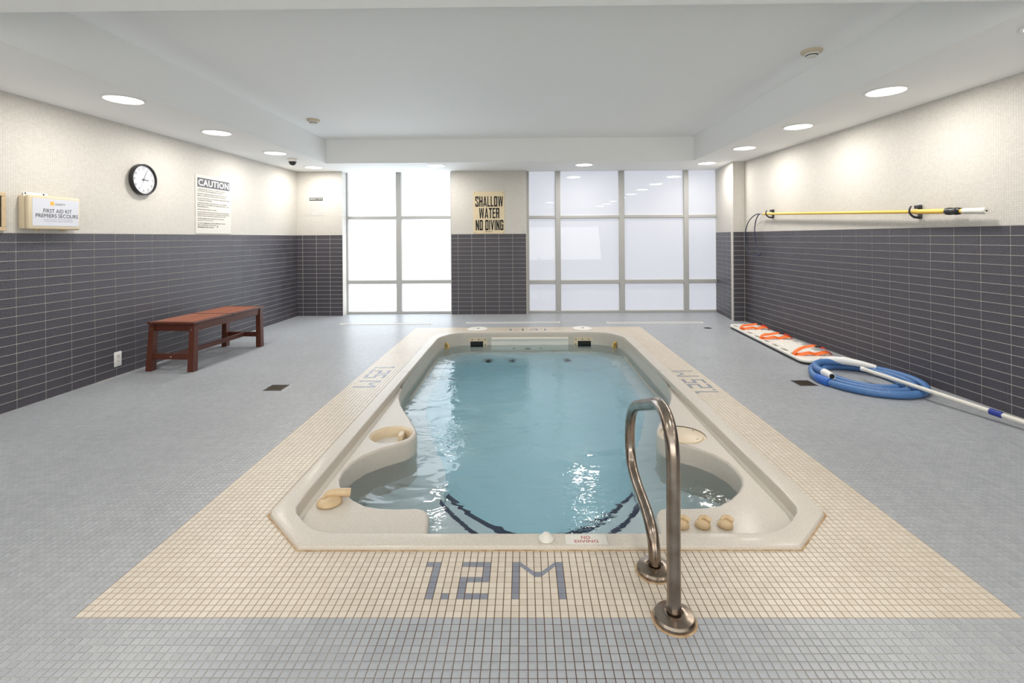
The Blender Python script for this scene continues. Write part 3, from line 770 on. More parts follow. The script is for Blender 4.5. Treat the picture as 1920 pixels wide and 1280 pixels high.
for x0, x1, y, lab in ((-2.78, -1.38, 7.33, 'long white floor grille under the left window'), (-.87, .56, 7.38, 'long white floor grille in front of the middle pier'), (1.26, 2.70, 7.31, 'long white floor grille under the right window')):
    t = thing('floor_grille', lab, 'grille', ((x0+x1)/2, y, 0), group='slot grilles along the window wall')
    w = (x1-x0)/2; d = .055
    bm = NB(); box(bm, -w, w, -d, -d+.010, -.001, .006, bev=.002); box(bm, -w, w, d-.010, d, -.001, .006, bev=.002); box(bm, -w, -w+.02, -d+.01, d-.01, -.001, .006); box(bm, w-.02, w, -d+.01, d-.01, -.001, .006)
    obj('frame', bm, MT['white'], t)
    bm = NB(); box(bm, -w+.02, w-.02, -d+.01, d-.01, -.001, .0015); obj('bed', bm, MT['greyink'], t)
    for k in range(4):
        bm = NB(); v0 = -.042+k*.0225; box(bm, -w+.02, w-.02, v0, v0+.016, .0015, .004); obj('bar', bm, MT['notice'], t)

# ------------------------------------------------------------------ handrail
rail = thing('pool_handrail', 'bent stainless steel grab rail standing on the near edge of the pool', 'handrail', (.505, 1.77, 0))
ry = lambda y: y-1.77
path = [(0, ry(1.647), .0), (0, ry(1.647), .15), (0, ry(1.647), .32), (0, ry(1.645), .47), (0, ry(1.650), .56), (0, ry(1.672), .62), (0, ry(1.715), .66), (0, ry(1.775), .675), (0, ry(1.84), .668), (0, ry(1.90), .645),
        (0, ry(2.02), .600), (0, ry(2.14), .555), (0, ry(2.215), .520), (0, ry(2.27), .475), (0, ry(2.305), .41), (0, ry(2.315), .34), (0, ry(2.305), .275), (0, ry(2.26), .222), (0, ry(2.17), .190), (0, ry(2.07), .175),
        (0, ry(1.98), .157), (0, ry(1.92), .125), (0, ry(1.893), .08), (0, ry(1.886), .03), (0, ry(1.886), 0)]
bm = NB(); tube(bm, catmull(path, 5), .0235, 24); obj('rail', bm, MT['steel'], rail, smooth=60)
for y in (1.647, 1.886):
    bm = NB(); lathe(bm, [(.066, .0), (.069, .004), (.069, .012), (.064, .019), (.045, .024), (.034, .027), (.030, .027), (.030, .022), (.0245, .022), (.0245, .0)], 48, (0, ry(y), 0)); obj('flange', bm, MT['steel'], rail, smooth=35)
    bm = NB(); lathe(bm, [(.076, .0002), (.070, .0022), (.066, .0022)], 48, (0, ry(y), 0)); obj('rust_ring', bm, MT['rust'], rail)

# ------------------------------------------------------------------ bench
bench = thing('wooden_bench', 'reddish brown slatted wooden bench standing along the left wall', 'bench', (-3.455, 5.33, 0), math.radians(-4))
BW, BL, BH = .250, .575, .485
def leg(sx, sy):
    bm = NB(); t = .031
    x, y = sx*(BW-.036), sy*(BL-.045); fx, fy = sx*(BW-.030), sy*(BL-(.012 if sy < 0 else .045))
    hexa(bm, [(fx-t*sx*1, fy-t, 0), (fx+t*sx*1, fy-t, 0), (fx-t*sx, fy+t, 0), (fx+t*sx, fy+t, 0),
              (x-t*sx*.85, y-t*.9, BH-.03), (x+t*sx*.85, y-t*.9, BH-.03), (x-t*sx*.85, y+t*.9, BH-.03), (x+t*sx*.85, y+t*.9, BH-.03)])
    o = obj('leg', bm, MT['wood'], bench)
    bm = NB(); lathe(bm, [(.001, 0), (.007, 0), (.006, -.003), (.001, -.004)], 10, (x, y-t-.004, BH-.075), 'Y'); obj('screw', bm, MT['chrome'], o)
for sx in (1, -1):
    for sy in (1, -1): leg(sx, sy)
for sx in (1, -1):
    bm = NB(); a = sx*(BW-.02); box(bm, min(a, a-sx*.024), max(a, a-sx*.024), -BL+.07, BL-.07, BH-.095, BH-.022, bev=.003); obj('side_apron', bm, MT['wood'], bench)
    bm = NB(); a = sx*BW; box(bm, min(a, a-sx*.045), max(a, a-sx*.045), -BL, BL, BH-.022, BH, bev=.004); obj('top_rail', bm, MT['wood'], bench)
for sy in (1, -1):
    bm = NB(); a = sy*(BL-.05); box(bm, -BW+.06, BW-.06, a-.012, a+.012, BH-.095, BH-.022, bev=.003); obj('end_apron', bm, MT['wood'], bench)
    bm = NB(); a = sy*BL; box(bm, -BW+.045, BW-.045, min(a, a-sy*.05), max(a, a-sy*.05), BH-.022, BH, bev=.004); obj('end_rail', bm, MT['wood'], bench)
    bm = NB(); a = sy*(BL-.015); box(bm, -BW+.05, BW-.05, a-.013, a+.013, .115, .170, bev=.003); o = obj('end_stretcher', bm, MT['wood'], bench)
    bm = NB(); lathe(bm, [(.001, 0), (.008, 0), (.006, -.003), (.001, -.004)], 10, (0, a-.0135, .142), 'Y'); obj('screw', bm, MT['chrome'], o)
bm = NB(); box(bm, -.012, .012, -BL+.03, BL-.03, .118, .168, bev=.003); obj('long_stretcher', bm, MT['wood'], bench)
bm = NB(); box(bm, -BW+.045, BW-.045, -.02, .02, BH-.026, BH-.001, bev=.003); obj('middle_rail', bm, MT['wood'], bench)
for sx in (1, -1):
    bm = NB(); a = sx*(BW+.001); box(bm, min(a, a-sx*.05), max(a, a-sx*.05), -.012, .012, BH-.020, BH+.001); obj('joint_block', bm, MT['black'], bench)
nsl = 7; gap = .012; sw = (2*(BW-.045)-gap*(nsl+1))/nsl
for h_ in (-1, 1):
    for k in range(nsl):
        x0 = -BW+.045+gap+k*(sw+gap); y0, y1 = (-BL+.05, -.02) if h_ < 0 else (.02, BL-.05)
        bm = NB(); box(bm, x0, x0+sw, y0, y1, BH-.019, BH-.001-random.uniform(0, .001), bev=.002); obj('slat', bm, MT['slat'], bench)

# ------------------------------------------------------------------ things on the left wall
def on_left(y, z): return (XL(y), y, z)
def wall_thing(name, label, cat, side, y, z, **k):
    # local -y faces the room; wall tile faces stand 7 mm proud
    loc = (XL(y), y, z) if side == 'L' else (XR(y), y, z)
    return thing(name, label, cat, loc, ROT_L if side == 'L' else ROT_R, **k)
WP = -.003
# clock
ck = wall_thing('wall_clock', 'round black-rimmed wall clock on the left wall above the bench', 'clock', 'L', 4.89, 1.915)
bm = NB(); R_ = .157
lathe(bm, [(.10, WP), (R_-.012, WP), (R_, WP-.012), (R_, WP-.050), (R_-.004, WP-.054), (R_-.011, WP-.053), (R_-.013, WP-.046), (R_-.013, WP-.030), (.001, WP-.030)], 64, axis='Y'); obj('case', bm, MT['black'], ck, smooth=35)
bm = NB(); lathe(bm, [(.001, WP-.0335), (R_-.0135, WP-.0335), (R_-.0135, WP-.031), (.001, WP-.031)], 64, axis='Y'); dial = obj('dial', bm, MT['clockface'], ck)
bm = NB()
for hnum in range(1, 13):
    a = PI/2-hnum*PI/6; text_bm(bm, str(hnum), .112*math.cos(a), .112*math.sin(a), h=.024, y=WP-.0345)
for k in range(60):
    a = k*PI/30; c_, s_ = math.cos(a), math.sin(a); r0, r1, w_ = .134, (.139 if k % 5 else .141), .0007
    bm.faces.new([bm.verts.new((r*c_-w__*s_, WP-.0345, r*s_+w__*c_)) for r, w__ in ((r0, w_), (r1, w_), (r1, -w_), (r0, -w_))])
obj('numerals', bm, MT['greyink'], dial, norm=False)
def hand(name, ang, ln, w_, yy):
    bm = NB(); d = Vector((math.sin(ang), 0, math.cos(ang))); n = Vector((d.z, 0, -d.x)); b0 = -.02
    q = [d*b0+n*w_, d*ln+n*w_*.5, d*ln-n*w_*.5, d*b0-n*w_]
    rings(bm, [[(p.x, yy, p.z) for p in q], [(p.x, yy-.001, p.z) for p in q]]); return obj(name, bm, MT['greyink'], ck)
hand('minute_hand', math.radians(24), .105, .0028, WP-.036); hand('hour_hand', math.radians(93), .065, .0042, WP-.038); hand('second_hand', math.radians(205), .10, .0008, WP-.040)
bm = NB(); lathe(bm, [(.006, WP-.035), (.006, WP-.042), (.001, WP-.043)], 16, axis='Y'); obj('hand_hub', bm, MT['greyink'], ck)
# caution sign
sg = wall_thing('caution_sign', 'tall cream CAUTION sign with rows of fine print on the left wall', 'sign', 'L', 6.015, 1.7265)
sw_, sh_ = .665, .706
bm = NB(); box(bm, -sw_/2, sw_/2, WP-.005, WP, -sh_/2, sh_/2, bev=.001); bd = obj('panel', bm, MT['sign'], sg)
bm = NB(); box(bm, -.30, .30, WP-.0062, WP-.0052, .206, .318); hb = obj('header_band', bm, MT['greyink'], bd)
bm = NB(); text_bm(bm, 'CAUTION', 0, .262, w=.57, h=.078, y=WP-.0068, bold=.022); obj('header_lettering', bm, MT['whiteink'], sg, norm=False)
LN = ['CHILDREN UNDER THE AGE OF 12 ARE NOT ALLOWED', 'IN THE POOL UNLESS SUPERVISED BY AN ADULT', '',
      'PREGNANT WOMEN AND PERSONS WITH KNOWN HEALTH OR', 'MEDICAL CONDITIONS SHOULD CONSULT A PHYSICIAN', '',
      'DO NOT USE THE POOL IF YOU HAVE AN OPEN SORE OR RASH', 'OR NAUSEA OR DIZZINESS', '',
      'OVEREXPOSURE MAY CAUSE FAINTING. TEN TO FIFTEEN', 'MINUTES MAY BE EXCESSIVE FOR SOME INDIVIDUALS. COOL', 'DOWN PERIODICALLY', '',
      'ENTER AND EXIT THE POOL SLOWLY', '',
      'DO NOT USE THE POOL ALONE. DO NOT PLAY OR SWIM NEAR', 'DRAINS OR SUCTION DEVICES. YOUR BODY OR HAIR MAY BE', 'CAUGHT. DO NOT USE WITH A LOOSE SUCTION COVER', '',
      'WATER TEMPERATURE IN EXCESS OF 40 C MAY BE', 'INJURIOUS TO YOUR HEALTH', '',
      'IN CASE OF EMERGENCY USE THE EMERGENCY PHONE', 'AND THE EMERGENCY STOP BUTTON', '']
bm = NB(); z = .180
for ln in LN:
    if ln:
        w_ = .0116*len(ln); text_bm(bm, ln, -.30+w_/2, z, w=w_, h=.0135, y=WP-.0056, bold=.012); z -= .0225
    else: z -= .010
text_bm(bm, 'MAXIMUM BATHER CAPACITY', -.15, -.275, w=.29, h=.018, y=WP-.0056, bold=.012); text_bm(bm, '4', .06, -.262, w=.022, h=.036, y=WP-.0056)
obj('fine_print', bm, MT['ink'], sg, norm=False)
# first aid kit
kt = wall_thing('first_aid_kit', 'cream plastic first aid case hanging on the left wall', 'first aid kit', 'L', 3.925, 1.390)
bm = NB(); box(bm, -.205, .215, WP-.052, WP, .004, .268, bev=.010, seg=2); obj('case_back', bm, MT['cream'], kt, smooth=30)
bm = NB(); box(bm, -.205, .222, WP-.088, WP-.0535, .0, .272, bev=.012, seg=3); obj('case_front', bm, MT['cream'], kt, smooth=30)
bm = NB(); box(bm, -.178, .206, WP-.0895, WP-.0885, .030, .248); lb = obj('label_sheet', bm, MT['paper'], kt)
bm = NB(); Y_ = WP-.0902
text_bm(bm, 'FIRST AID KIT', .024, .152, w=.235, h=.031, y=Y_); text_bm(bm, 'PREMIERS SECOURS', .022, .112, w=.352, h=.031, y=Y_)
obj('title_lettering', bm, MT['ink'], lb, norm=False)
bm = NB(); text_bm(bm, 'SAFETY', .045, .207, w=.085, h=.017, y=Y_); obj('maker_lettering', bm, MT['greyink'], lb, norm=False); bm = NB(); text_bm(bm, 'Includes Instruction Guide - up to 15 persons', .03, .082, w=.24, h=.008, y=Y_); text_bm(bm, 'Trousse secours - jusqu a 15 personnes', .03, .068, w=.24, h=.008, y=Y_)
obj('small_lettering', bm, MT['greyink'], lb, norm=False)
bm = NB(); box(bm, -.037, -.008, Y_-.0002, Y_, .197, .227); obj('emblem', bm, MT['orangeink'], lb)
bm = NB(); box(bm, -.172, .02, WP-.012, WP-.004, .262, .296, bev=.003); hk = obj('hanger_plate', bm, MT['white'], kt)
for x in (-.160, -.018):
    bm = NB(); lathe(bm, [(.006, WP-.012), (.006, WP-.015), (.001, WP-.016)], 12, (x, 0, .286), 'Y'); obj('screw', bm, MT['black'], hk)
for x in (-.11, .10):
    bm = NB(); box(bm, x-.022, x+.022, WP-.060, WP-.046, -.007, .003, bev=.002); obj('latch', bm, MT['brass'], kt)
# framed picture at the edge of the view
fp = wall_thing('framed_notice', 'pale wooden picture frame with a dark sheet left of the first aid case', 'picture frame', 'L', 3.42, 1.376)
bm = NB()
for q in ((-.20, .20, 0, .03), (-.20, .20, .262, .292), (-.20, -.172, .03, .262), (.172, .20, .03, .262)): box(bm, q[0], q[1], WP-.022, WP, q[2], q[3], bev=.003)
obj('frame', bm, MT['oak'], fp)
bm = NB(); box(bm, -.172, .172, WP-.012, WP-.004, .03, .262); sh = obj('backing_sheet', bm, MT['black'], fp)
bm = NB(); box(bm, -.158, .158, WP-.0135, WP-.0125, .044, .248); obj('print', bm, MT['notice'], fp)
# outlet
ol = wall_thing('wall_outlet', 'white electrical outlet low on the dark left wall beside the bench', 'outlet', 'L', 4.605, .092)
bm = NB(); box(bm, -.040, .040, WP-.008, WP, 0, .140, bev=.003, seg=2); obj('cover_plate', bm, MT['white'], ol, smooth=30)
for z in (.045, .095):
    bm = NB(); box(bm, -.018, .018, WP-.0105, WP-.0075, z-.018, z+.018, bev=.003); rc = obj('receptacle', bm, MT['offwhite'], ol)
    bm = NB(); box(bm, -.008, -.005, WP-.0108, WP-.0104, z-.004, z+.008); box(bm, .005, .008, WP-.0108, WP-.0104, z-.004, z+.008); obj('slots', bm, MT['dark'], rc)

# ------------------------------------------------------------------ signs on the back wall
nt_ = thing('notice_sign', 'small grey notice with a black header on the narrow wall beside the left window', 'sign', (-3.478, YS-.003, 1.694))
bm = NB(); box(bm, -.130, .130, -.003, 0, 0, .308); pb = obj('panel', bm, MT['notice'], nt_)
bm = NB(); box(bm, -.113, .113, -.0042, -.0032, .250, .300); obj('header_band', bm, MT['ink'], nt_)
bm = NB(); text_bm(bm, 'EMERGENCY NOTICE', 0, .278, w=.205, h=.022, y=-.0048, bold=.02); obj('header_lettering', bm, MT['whiteink'], nt_, norm=False)
bm = NB()
for k, w_ in enumerate((.16, .19, .19, .14, .17, .19, .18, .15, .17, .12)):
    z = .232-k*.018; box(bm, -.10, -.10+w_, -.0036, -.0031, z, z+.0035)
box(bm, -.10, -.088, -.0036, -.0031, .022, .044); box(bm, .03, .105, -.0036, -.0031, .034, .042)
obj('print_lines', bm, mat('faint_ink', (.42, .41, .40), .6), nt_)
ss = thing('shallow_water_sign', 'tan sign reading SHALLOW WATER NO DIVING on the middle pier', 'sign', (-.570, YM-.003, 1.368))
bm = NB(); box(bm, -.266, .266, -.005, 0, 0, .714, bev=.001); pb = obj('panel', bm, MT['signtan'], ss)
bm = NB(); 
# heavy condensed capitals; each stroke is a quad on a 1 x 1 letter box (t: stroke width)
t_ = .36; hb = .15
def qv(x): return [(x, 0), (x+t_, 0), (x+t_, 1), (x, 1)]
def qh(y, a=0, b=1): return [(a, y), (b, y), (b, y+hb), (a, y+hb)]
def qp(*p): return list(p)
Lf, Rt, Tp, Bt = qv(0), qv(1-t_), qh(1-hb), qh(0)
def cut(q, y0, y1): return [(q[0][0], y0), (q[1][0], y0), (q[1][0], y1), (q[0][0], y1)]
RING = [[(.12, 0), (.88, 0), (.88, hb), (.12, hb)], [(.12, 1-hb), (.88, 1-hb), (.88, 1), (.12, 1)], [(0, .05), (.12, 0), (t_, 0), (t_, 1), (.12, 1), (0, .95)], [(1-t_, 0), (.88, 0), (1, .05), (1, .95), (.88, 1), (1-t_, 1)]]
GL = {'H': (1, [Lf, Rt, qh(.45)]), 'L': (.82, [Lf, Bt]), 'O': (1, RING), 'T': (.95, [Tp, [(.5-t_/2, 0), (.5+t_/2, 0), (.5+t_/2, 1), (.5-t_/2, 1)]]), 'I': (.32, [[(0, 0), (1, 0), (1, 1), (0, 1)]]),
      'E': (.85, [Lf, Bt, Tp, qh(.45, 0, .92)]), 'D': (1, [Lf, [(0, 0), (.85, 0), (.85, hb), (0, hb)], [(0, 1-hb), (.85, 1-hb), (.85, 1), (0, 1)], [(1-t_, 0), (.85, 0), (1, .07), (1, .93), (.85, 1), (1-t_, 1)]]),
      'R': (1, [Lf, [(0, 1-hb), (.88, 1-hb), (.88, 1), (0, 1)], qh(.42, 0, .9), [(1-t_, .45), (1, .52), (1, .94), (.88, 1), (1-t_, 1)], [(1-t_-.02, 0), (1, 0), (.97, .46), (1-t_-.05, .46)]]),
      'N': (1.05, [cut(qv(0), 0, 1), cut(qv(1-t_), 0, 1), [(0, 1), (.30, 1), (1, 0), (.70, 0)]]), 'V': (1.05, [[(0, 1), (.32, 1), (.64, 0), (.36, 0)], [(1, 1), (.68, 1), (.36, 0), (.64, 0)]]),
      'A': (1.08, [[(0, 0), (.29, 0), (.60, 1), (.36, 1)], [(1, 0), (.71, 0), (.40, 1), (.64, 1)], [(.2, .17), (.8, .17), (.76, .29), (.24, .29)]]),
      'W': (1.5, [[(0, 1), (.20, 1), (.36, 0), (.17, 0)], [(.36, 0), (.20, 0), (.40, 1), (.56, 1)], [(.44, 1), (.60, 1), (.80, 0), (.64, 0)], [(1, 1), (.80, 1), (.64, 0), (.83, 0)]]),
      'S': (1, [[(.1, 0), (.88, 0), (.88, hb), (.1, hb)], [(.12, 1-hb), (.88, 1-hb), (.88, 1), (.12, 1)], [(0, .06), (.12, 0), (t_, 0), (t_, .33), (0, .33)], [(1-t_, 0), (.88, 0), (1, .06), (1, .42), (1-t_, .50)],
                [(0, .60), (t_, .52), (t_, 1), (.12, 1), (0, .94)], [(1-t_, .68), (1, .68), (1, .94), (.88, 1), (1-t_, 1)], [(0, .62), (.85, .36), (1, .42), (.14, .70)]]),
      'G': (1, [[(.12, 0), (.8, 0), (.8, hb), (.12, hb)], [(.12, 1-hb), (.88, 1-hb), (.88, 1), (.12, 1)], [(0, .05), (.12, 0), (t_, 0), (t_, 1), (.12, 1), (0, .95)], cut(qv(1-t_), 0, .52), qh(.42, .48, 1), [(1-t_, .68), (1, .68), (1, .94), (.88, 1), (1-t_, 1)]])}
for tx, cx_, cz_, w_ in (('SHALLOW', .006, .545, .47), ('WATER', .006, .348, .345), ('NO DIVING', .010, .145, .47)):
    tot = sum(.42 if ch == ' ' else GL[ch][0] for ch in tx)+.16*(len(tx)-1); k_ = w_/tot; x_ = cx_-w_/2
    for ch in tx:
        if ch == ' ': x_ += (.42+.16)*k_; continue
        wd_, qs = GL[ch]
        for q in qs: bm.faces.new([bm.verts.new((x_+p[0]*wd_*k_, -.006, cz_-.0875+p[1]*.175)) for p in q])
        x_ += (wd_+.16)*k_
for x0 in (-.062, -.018, .025): box(bm, x0, x0+.03, -.0062, -.0058, .029, .038)
obj('lettering', bm, MT['ink'], ss, norm=False)
for x, z in ((-.24, .69), (.24, .69), (-.24, .02), (.24, .02)):
    bm = NB(); lathe(bm, [(.006, -.005), (.005, -.008), (.001, -.009)], 10, (x, 0, z), 'Y'); obj('screw', bm, MT['bronze'], ss)

# ------------------------------------------------------------------ rescue pole on the right wall
HY1, HZ1, HY2, HZ2 = 6.72, 1.602, 4.235, 1.500
px = XR(5.3)-.062
PA = Vector((XR(6.72)-.066, 6.72, 1.602)); PB = Vector((XR(3.62)-.072, 3.62, 1.474))
def pp(t): return PA.lerp(PB, t)
rp = thing('rescue_pole', 'long yellow telescopic pole with a dark rope loop on the right wall', 'pole', tuple(PA))
def lp(v): return tuple(Vector(v)-PA)
bm = NB(); tube(bm, [lp(pp(-.01)), lp(pp(.80))], .0155, 16); obj('inner_tube', bm, MT['yellow'], rp, smooth=True)
bm = NB(); tube(bm, [lp(pp(.795)), lp(pp(.915))], .021, 16); obj('outer_tube', bm, MT['yellow'], rp, smooth=True)
bm = NB(); tube(bm, [lp(pp(t)) for t in (.893, .896, .905, .918, .922, .932, .935)], .02, 16, rf=lambda i: (.022, .029, .031, .027, .031, .027, .021)[i]); obj('clamp', bm, MT['black'], rp, smooth=50)
bm = NB(); tube(bm, [lp(pp(.915)), lp(pp(.96))], .018, 16); obj('neck', bm, MT['yellow'], rp, smooth=True)
bm = NB(); tube(bm, [lp(pp(t)) for t in (.942, .946, .970, .994, 1.0)], .02, 16, rf=lambda i: (.021, .0235, .0225, .025, .022)[i]); g_ = obj('grip', bm, MT['offwhite'], rp, smooth=50)
bm = NB(); tube(bm, [lp(pp(1.0001)), lp(pp(1.0012))], .006, 10); obj('end_hole', bm, MT['dark'], g_)
bm = NB(); tube(bm, [lp(pp(-.035)), lp(pp(-.01))], .010, 10); obj('tip', bm, MT['chrome'], rp, smooth=True)
tip = pp(-.035)
def loopp(q): return [lp(Vector(a)) for a in catmull(q, 8)]
X0 = tip.x-.02
bm = NB(); tube(bm, loopp([tip, (X0, 6.93, 1.60), (X0-.02, 7.08, 1.52), (X0-.03, 7.17, 1.38), (X0-.03, 7.18, 1.22), (X0-.03, 7.12, 1.09), (X0-.01, 7.0, 1.032), (X0, 6.86, 1.020), (X0+.01, 6.80, 1.045)]), .0068, 10); obj('rope', bm, MT['rope'], rp, smooth=True)
bm = NB(); tube(bm, loopp([tip, (X0+.02, 6.90, 1.585), (X0+.02, 6.97, 1.50), (X0+.02, 7.0, 1.36), (X0+.02, 6.965, 1.20), (X0+.02, 6.90, 1.10), (X0+.01, 6.82, 1.05), (X0+.01, 6.80, 1.045)]), .0068, 10); obj('rope', bm, MT['rope'], rp, smooth=True)
# hooks
for t_, s_, lab in ((.035, 1.0, 'dark curved wall hook at the far end of the yellow pole'), (.79, 1.0, 'dark curved wall hook near the grip of the yellow pole')):
    p = pp(t_); hk = wall_thing('wall_hook', lab, 'hook', 'R', p.y, p.z, group='hooks holding the yellow pole')
    d = -.066-.0
    bm = NB(); box(bm, -.020, .020, WP-.012, WP, -.060, .060, bev=.003); obj('base_plate', bm, MT['rubber'], hk)
    # lower cradle arm curling outward and up
    q = catmull([(0, WP-.01, -.052), (0, WP-.035, -.050), (0, -.075, -.042), (0, -.108, -.012), (0, -.112, .022), (0, -.100, .048)], 6); n = len(q)
    bm = NB(); tube(bm, [tuple(v+Vector((.016*i/(n-1), 0, 0))) for i, v in enumerate(q)], .009, 10, rf=lambda i: .012-.006*i/(n-1)); obj('arm', bm, MT['rubber'], hk, smooth=True)
    bm = NB(); box(bm, -.024, .024, -.045, WP-.011, .028, .056, bev=.004); obj('upper_jaw', bm, MT['rubber'], hk)
    bm = NB(); lathe(bm, [(.011, -.060), (.010, -.066), (.001, -.067)], 16, (0, 0, -.050), 'Y'); lathe(bm, [(.010, -.062), (.010, -.01), (.001, -.01)], 12, (0, 0, -.050), 'Y'); obj('bolt', bm, MT['chrome'], hk, smooth=30)

# ------------------------------------------------------------------ spine board
bd = thing('rescue_board', 'white rescue board with orange straps lying on the floor by the right wall', 'rescue board', (3.055, 5.88, 0), math.radians(-3.2))
def bshape(d, n=10):
    Lh, Wh = 1.02-d, .215-d; pts = []
    for sx, sy in ((1, -1), (1, 1), (-1, 1), (-1, -1)):
        r = .10; cx_, cy_ = sx*(Wh-r*.9), sy*(Lh-r*.9)
        a0 = {(1, -1): -PI/2, (1, 1): 0, (-1, 1): PI/2, (-1, -1): PI}[(sx, sy)]
        for k in range(n+1):
            a = a0+PI/2*k/n; x_, y_ = cx_+r*.9*math.cos(a), cy_+r*.9*math.sin(a)
            pts.append((x_*(1-.10*max(0, abs(y_)-.75)/.27), y_))
    return pts
def slot(cx_, cy_, w_, l_, n=5):
    pts = []
    for sx, sy, a0 in ((1, -1, -PI/2), (1, 1, 0), (-1, 1, PI/2), (-1, -1, PI)):
        r = w_/2
        for k in range(n+1):
            a = a0+PI/2*k/n; pts.append((cx_+sx*(w_/2-r)+r*math.cos(a), cy_+sy*(l_/2-r)+r*math.sin(a)))
    return pts
slots = [slot(sx*.165, y_, .045, .13) for sx in (-1, 1) for y_ in (-.78, -.56, -.34, -.12, .14, .36, .60, .84)]
bm = NB(); o0 = bshape(.0); o1 = bshape(.012); o2 = bshape(.006)
rings(bm, [[(x, y, z) for x, y in o] for o, z in ((bshape(.008), .022), (o0, .028), (o0, .044), (o2, .052), (o1, .054))], cap0=True, cap1=False)
poly_face(bm, [o1]+[s_[::-1] for s_ in slots], .054)
for s_ in slots: rings(bm, [[(x, y, z) for x, y in s_] for z in (.054, .026)], cap0=False, cap1=False)
obj('deck', bm, MT['board'], bd, smooth=30)
for x_ in (-.085, -.04, .005, .05, .095):
    bm = NB(); tube(bm, [(x_, -.80, .053), (x_, .85, .053)], .006, 8); obj('rib', bm, MT['board'], bd, smooth=True)
bm = NB(); rings(bm, [[(x, y, z) for x, y in o] for o, z in ((bshape(.02), 0), (bshape(.012), .004), (bshape(.012), .0225))]); obj('underside_pad', bm, MT['rubber'], bd)
for sx in (-1, 1):
    bm = NB(); box(bm, sx*.165-.012, sx*.165+.012, -.9, .95, .024, .028); obj('slot_floor', bm, MT['greyink'], bd)
def strap(y0, lean, hgt, lab, redhalf=True):
    st = bpy.data.objects.new('strap', None); COL.objects.link(st); st.parent = bd; st.location = (0, y0, .054); st['label'] = lab
    A = catmull([(-.19, 0, -.01), (-.175, .0, .022), (-.13, lean*.3, .045), (-.05, lean, hgt*.75), (.04, lean*.7, hgt), (.09, lean*.4, hgt*.9)], 6)
    bm = NB(); strip(bm, A, lambda t: .065-.02*t, (.15, 1, .25)); obj('webbing', bm, MT['orange'], st, smooth=60)
    B_ = catmull([(-.18, -.01, .005), (-.12, -.03, .012), (-.04, -.035, .028), (.03, -.02, .012), (.09, -.03, .030), (.15, -.015, .030), (.19, 0, .0)], 6)
    bm = NB(); strip(bm, B_, .045, (0, 1, .5)); obj('webbing', bm, MT['orange'], st, smooth=60)
    C_ = catmull([(.08, lean*.4, hgt*.9), (.13, lean*.2, hgt*.8), (.17, .0, hgt*.45), (.20, -.01, .0)], 6)
    bm = NB(); strip(bm, C_, .050, (0, 1, .2)); r_ = obj('webbing', bm, MT['red'], st, smooth=60); r_['label'] = 'red end of the strap'
    bm = NB(); box(bm, .045, .10, lean*.4-.018, lean*.4+.018, hgt*.88, hgt*.88+.014, bev=.003); obj('buckle', bm, MT['strap_web'], st)
strap(.62, .05, .060, 'far orange strap with a black buckle'); strap(.00, .045, .062, 'middle orange strap with a black buckle'); strap(-.80, .06, .085, 'near orange strap bunched up in loops')

# ------------------------------------------------------------------ hose coil
hs = thing('pool_hose', 'coiled blue ribbed pool hose on the floor beside the right wall', 'hose', (3.02, 4.33, 0))
HR = .0295
pts = []
n = 380
def sm(a, b, x):
    t = min(1, max(0, (x-a)/(b-a))); return t*t*(3-2*t)
for k in range(n+1):
    deg = 112+(1263-112)*k/n; a = math.radians(deg)
    r = .84+.16*sm(112, 185, deg)-.19*sm(455, 560, deg)-.19*sm(800, 920, deg)+.26*sm(1110, 1235, deg)
    r += .008*math.sin(2.3*a)
    zz = HR+.001+.050*(1-sm(112, 170, deg))+.052*sm(1085, 1150, deg)
    pts.append((.395*r*math.cos(a), .478*r*math.sin(a), zz))
def hose_body():
    bm = NB(); P = []
    Q = [Vector(p) for p in pts]
    # densify for the ribs
    D = []
    for a, b in zip(Q, Q[1:]):
        m_ = max(2, int((b-a).length/.0035))
        for i in range(m_): D.append(a.lerp(b, i/m_))
    D.append(Q[-1])
    tube(bm, D, HR, 14, rf=lambda i: HR+(.0012 if i % 3 == 0 else (-.0006 if i % 3 == 1 else .0004)))
    return obj('hose_body', bm, MT['hose'], hs, smooth=70)
hose_body()
# blue cuff on the outer coil, white cuff at the inner end, white curved wand at the outer end
def on_coil(t): return Vector(pts[int(t*n)])
def seg(t0, t1, m_=8): return [on_coil(t0+(t1-t0)*i/m_) for i in range(m_+1)]
bm = NB(); tube(bm, seg(.060, .076), .037, 20, rf=lambda i: (.034, .038, .0385, .0385, .0365, .038, .038, .037, .034)[i]); o = obj('cuff', bm, MT['cuff'], hs, smooth=40); o['label'] = 'bright blue swivel cuff'
e = on_coil(1.0); e0 = on_coil(.985); d = (e-e0).normalized()
bm = NB(); tube(bm, [e-d*.02, e+d*.01, e+d*.05, e+d*.09, e+d*.11], .03, 20, rf=lambda i: (.034, .035, .033, .029, .028)[i]); o = obj('end_cuff', bm, MT['white'], hs, smooth=40); o['label'] = 'white end cuff of the hose'
bm = NB(); tube(bm, [e+d*.109, e+d*.1105], .022, 20); obj('cuff_mouth', bm, MT['dark'], hs)
s0 = on_coil(0)
wd = catmull([s0+Vector((-.025, -.004, 0)), s0, s0+Vector((.05, .01, .012)), s0+Vector((.12, -.02, .022)), s0+Vector((.22, -.10, .018)), s0+Vector((.30, -.17, .008)), s0+Vector((.35, -.215, .0))], 6)
bm = NB(); tube(bm, wd, .03, 20, rf=lambda i: (.034 if i < 3 else .031 if i < 20 else .036-.001*(i-20)*1.0)); o = obj('wand', bm, MT['white'], hs, smooth=50); o['label'] = 'white bent wand at the outer end of the hose'
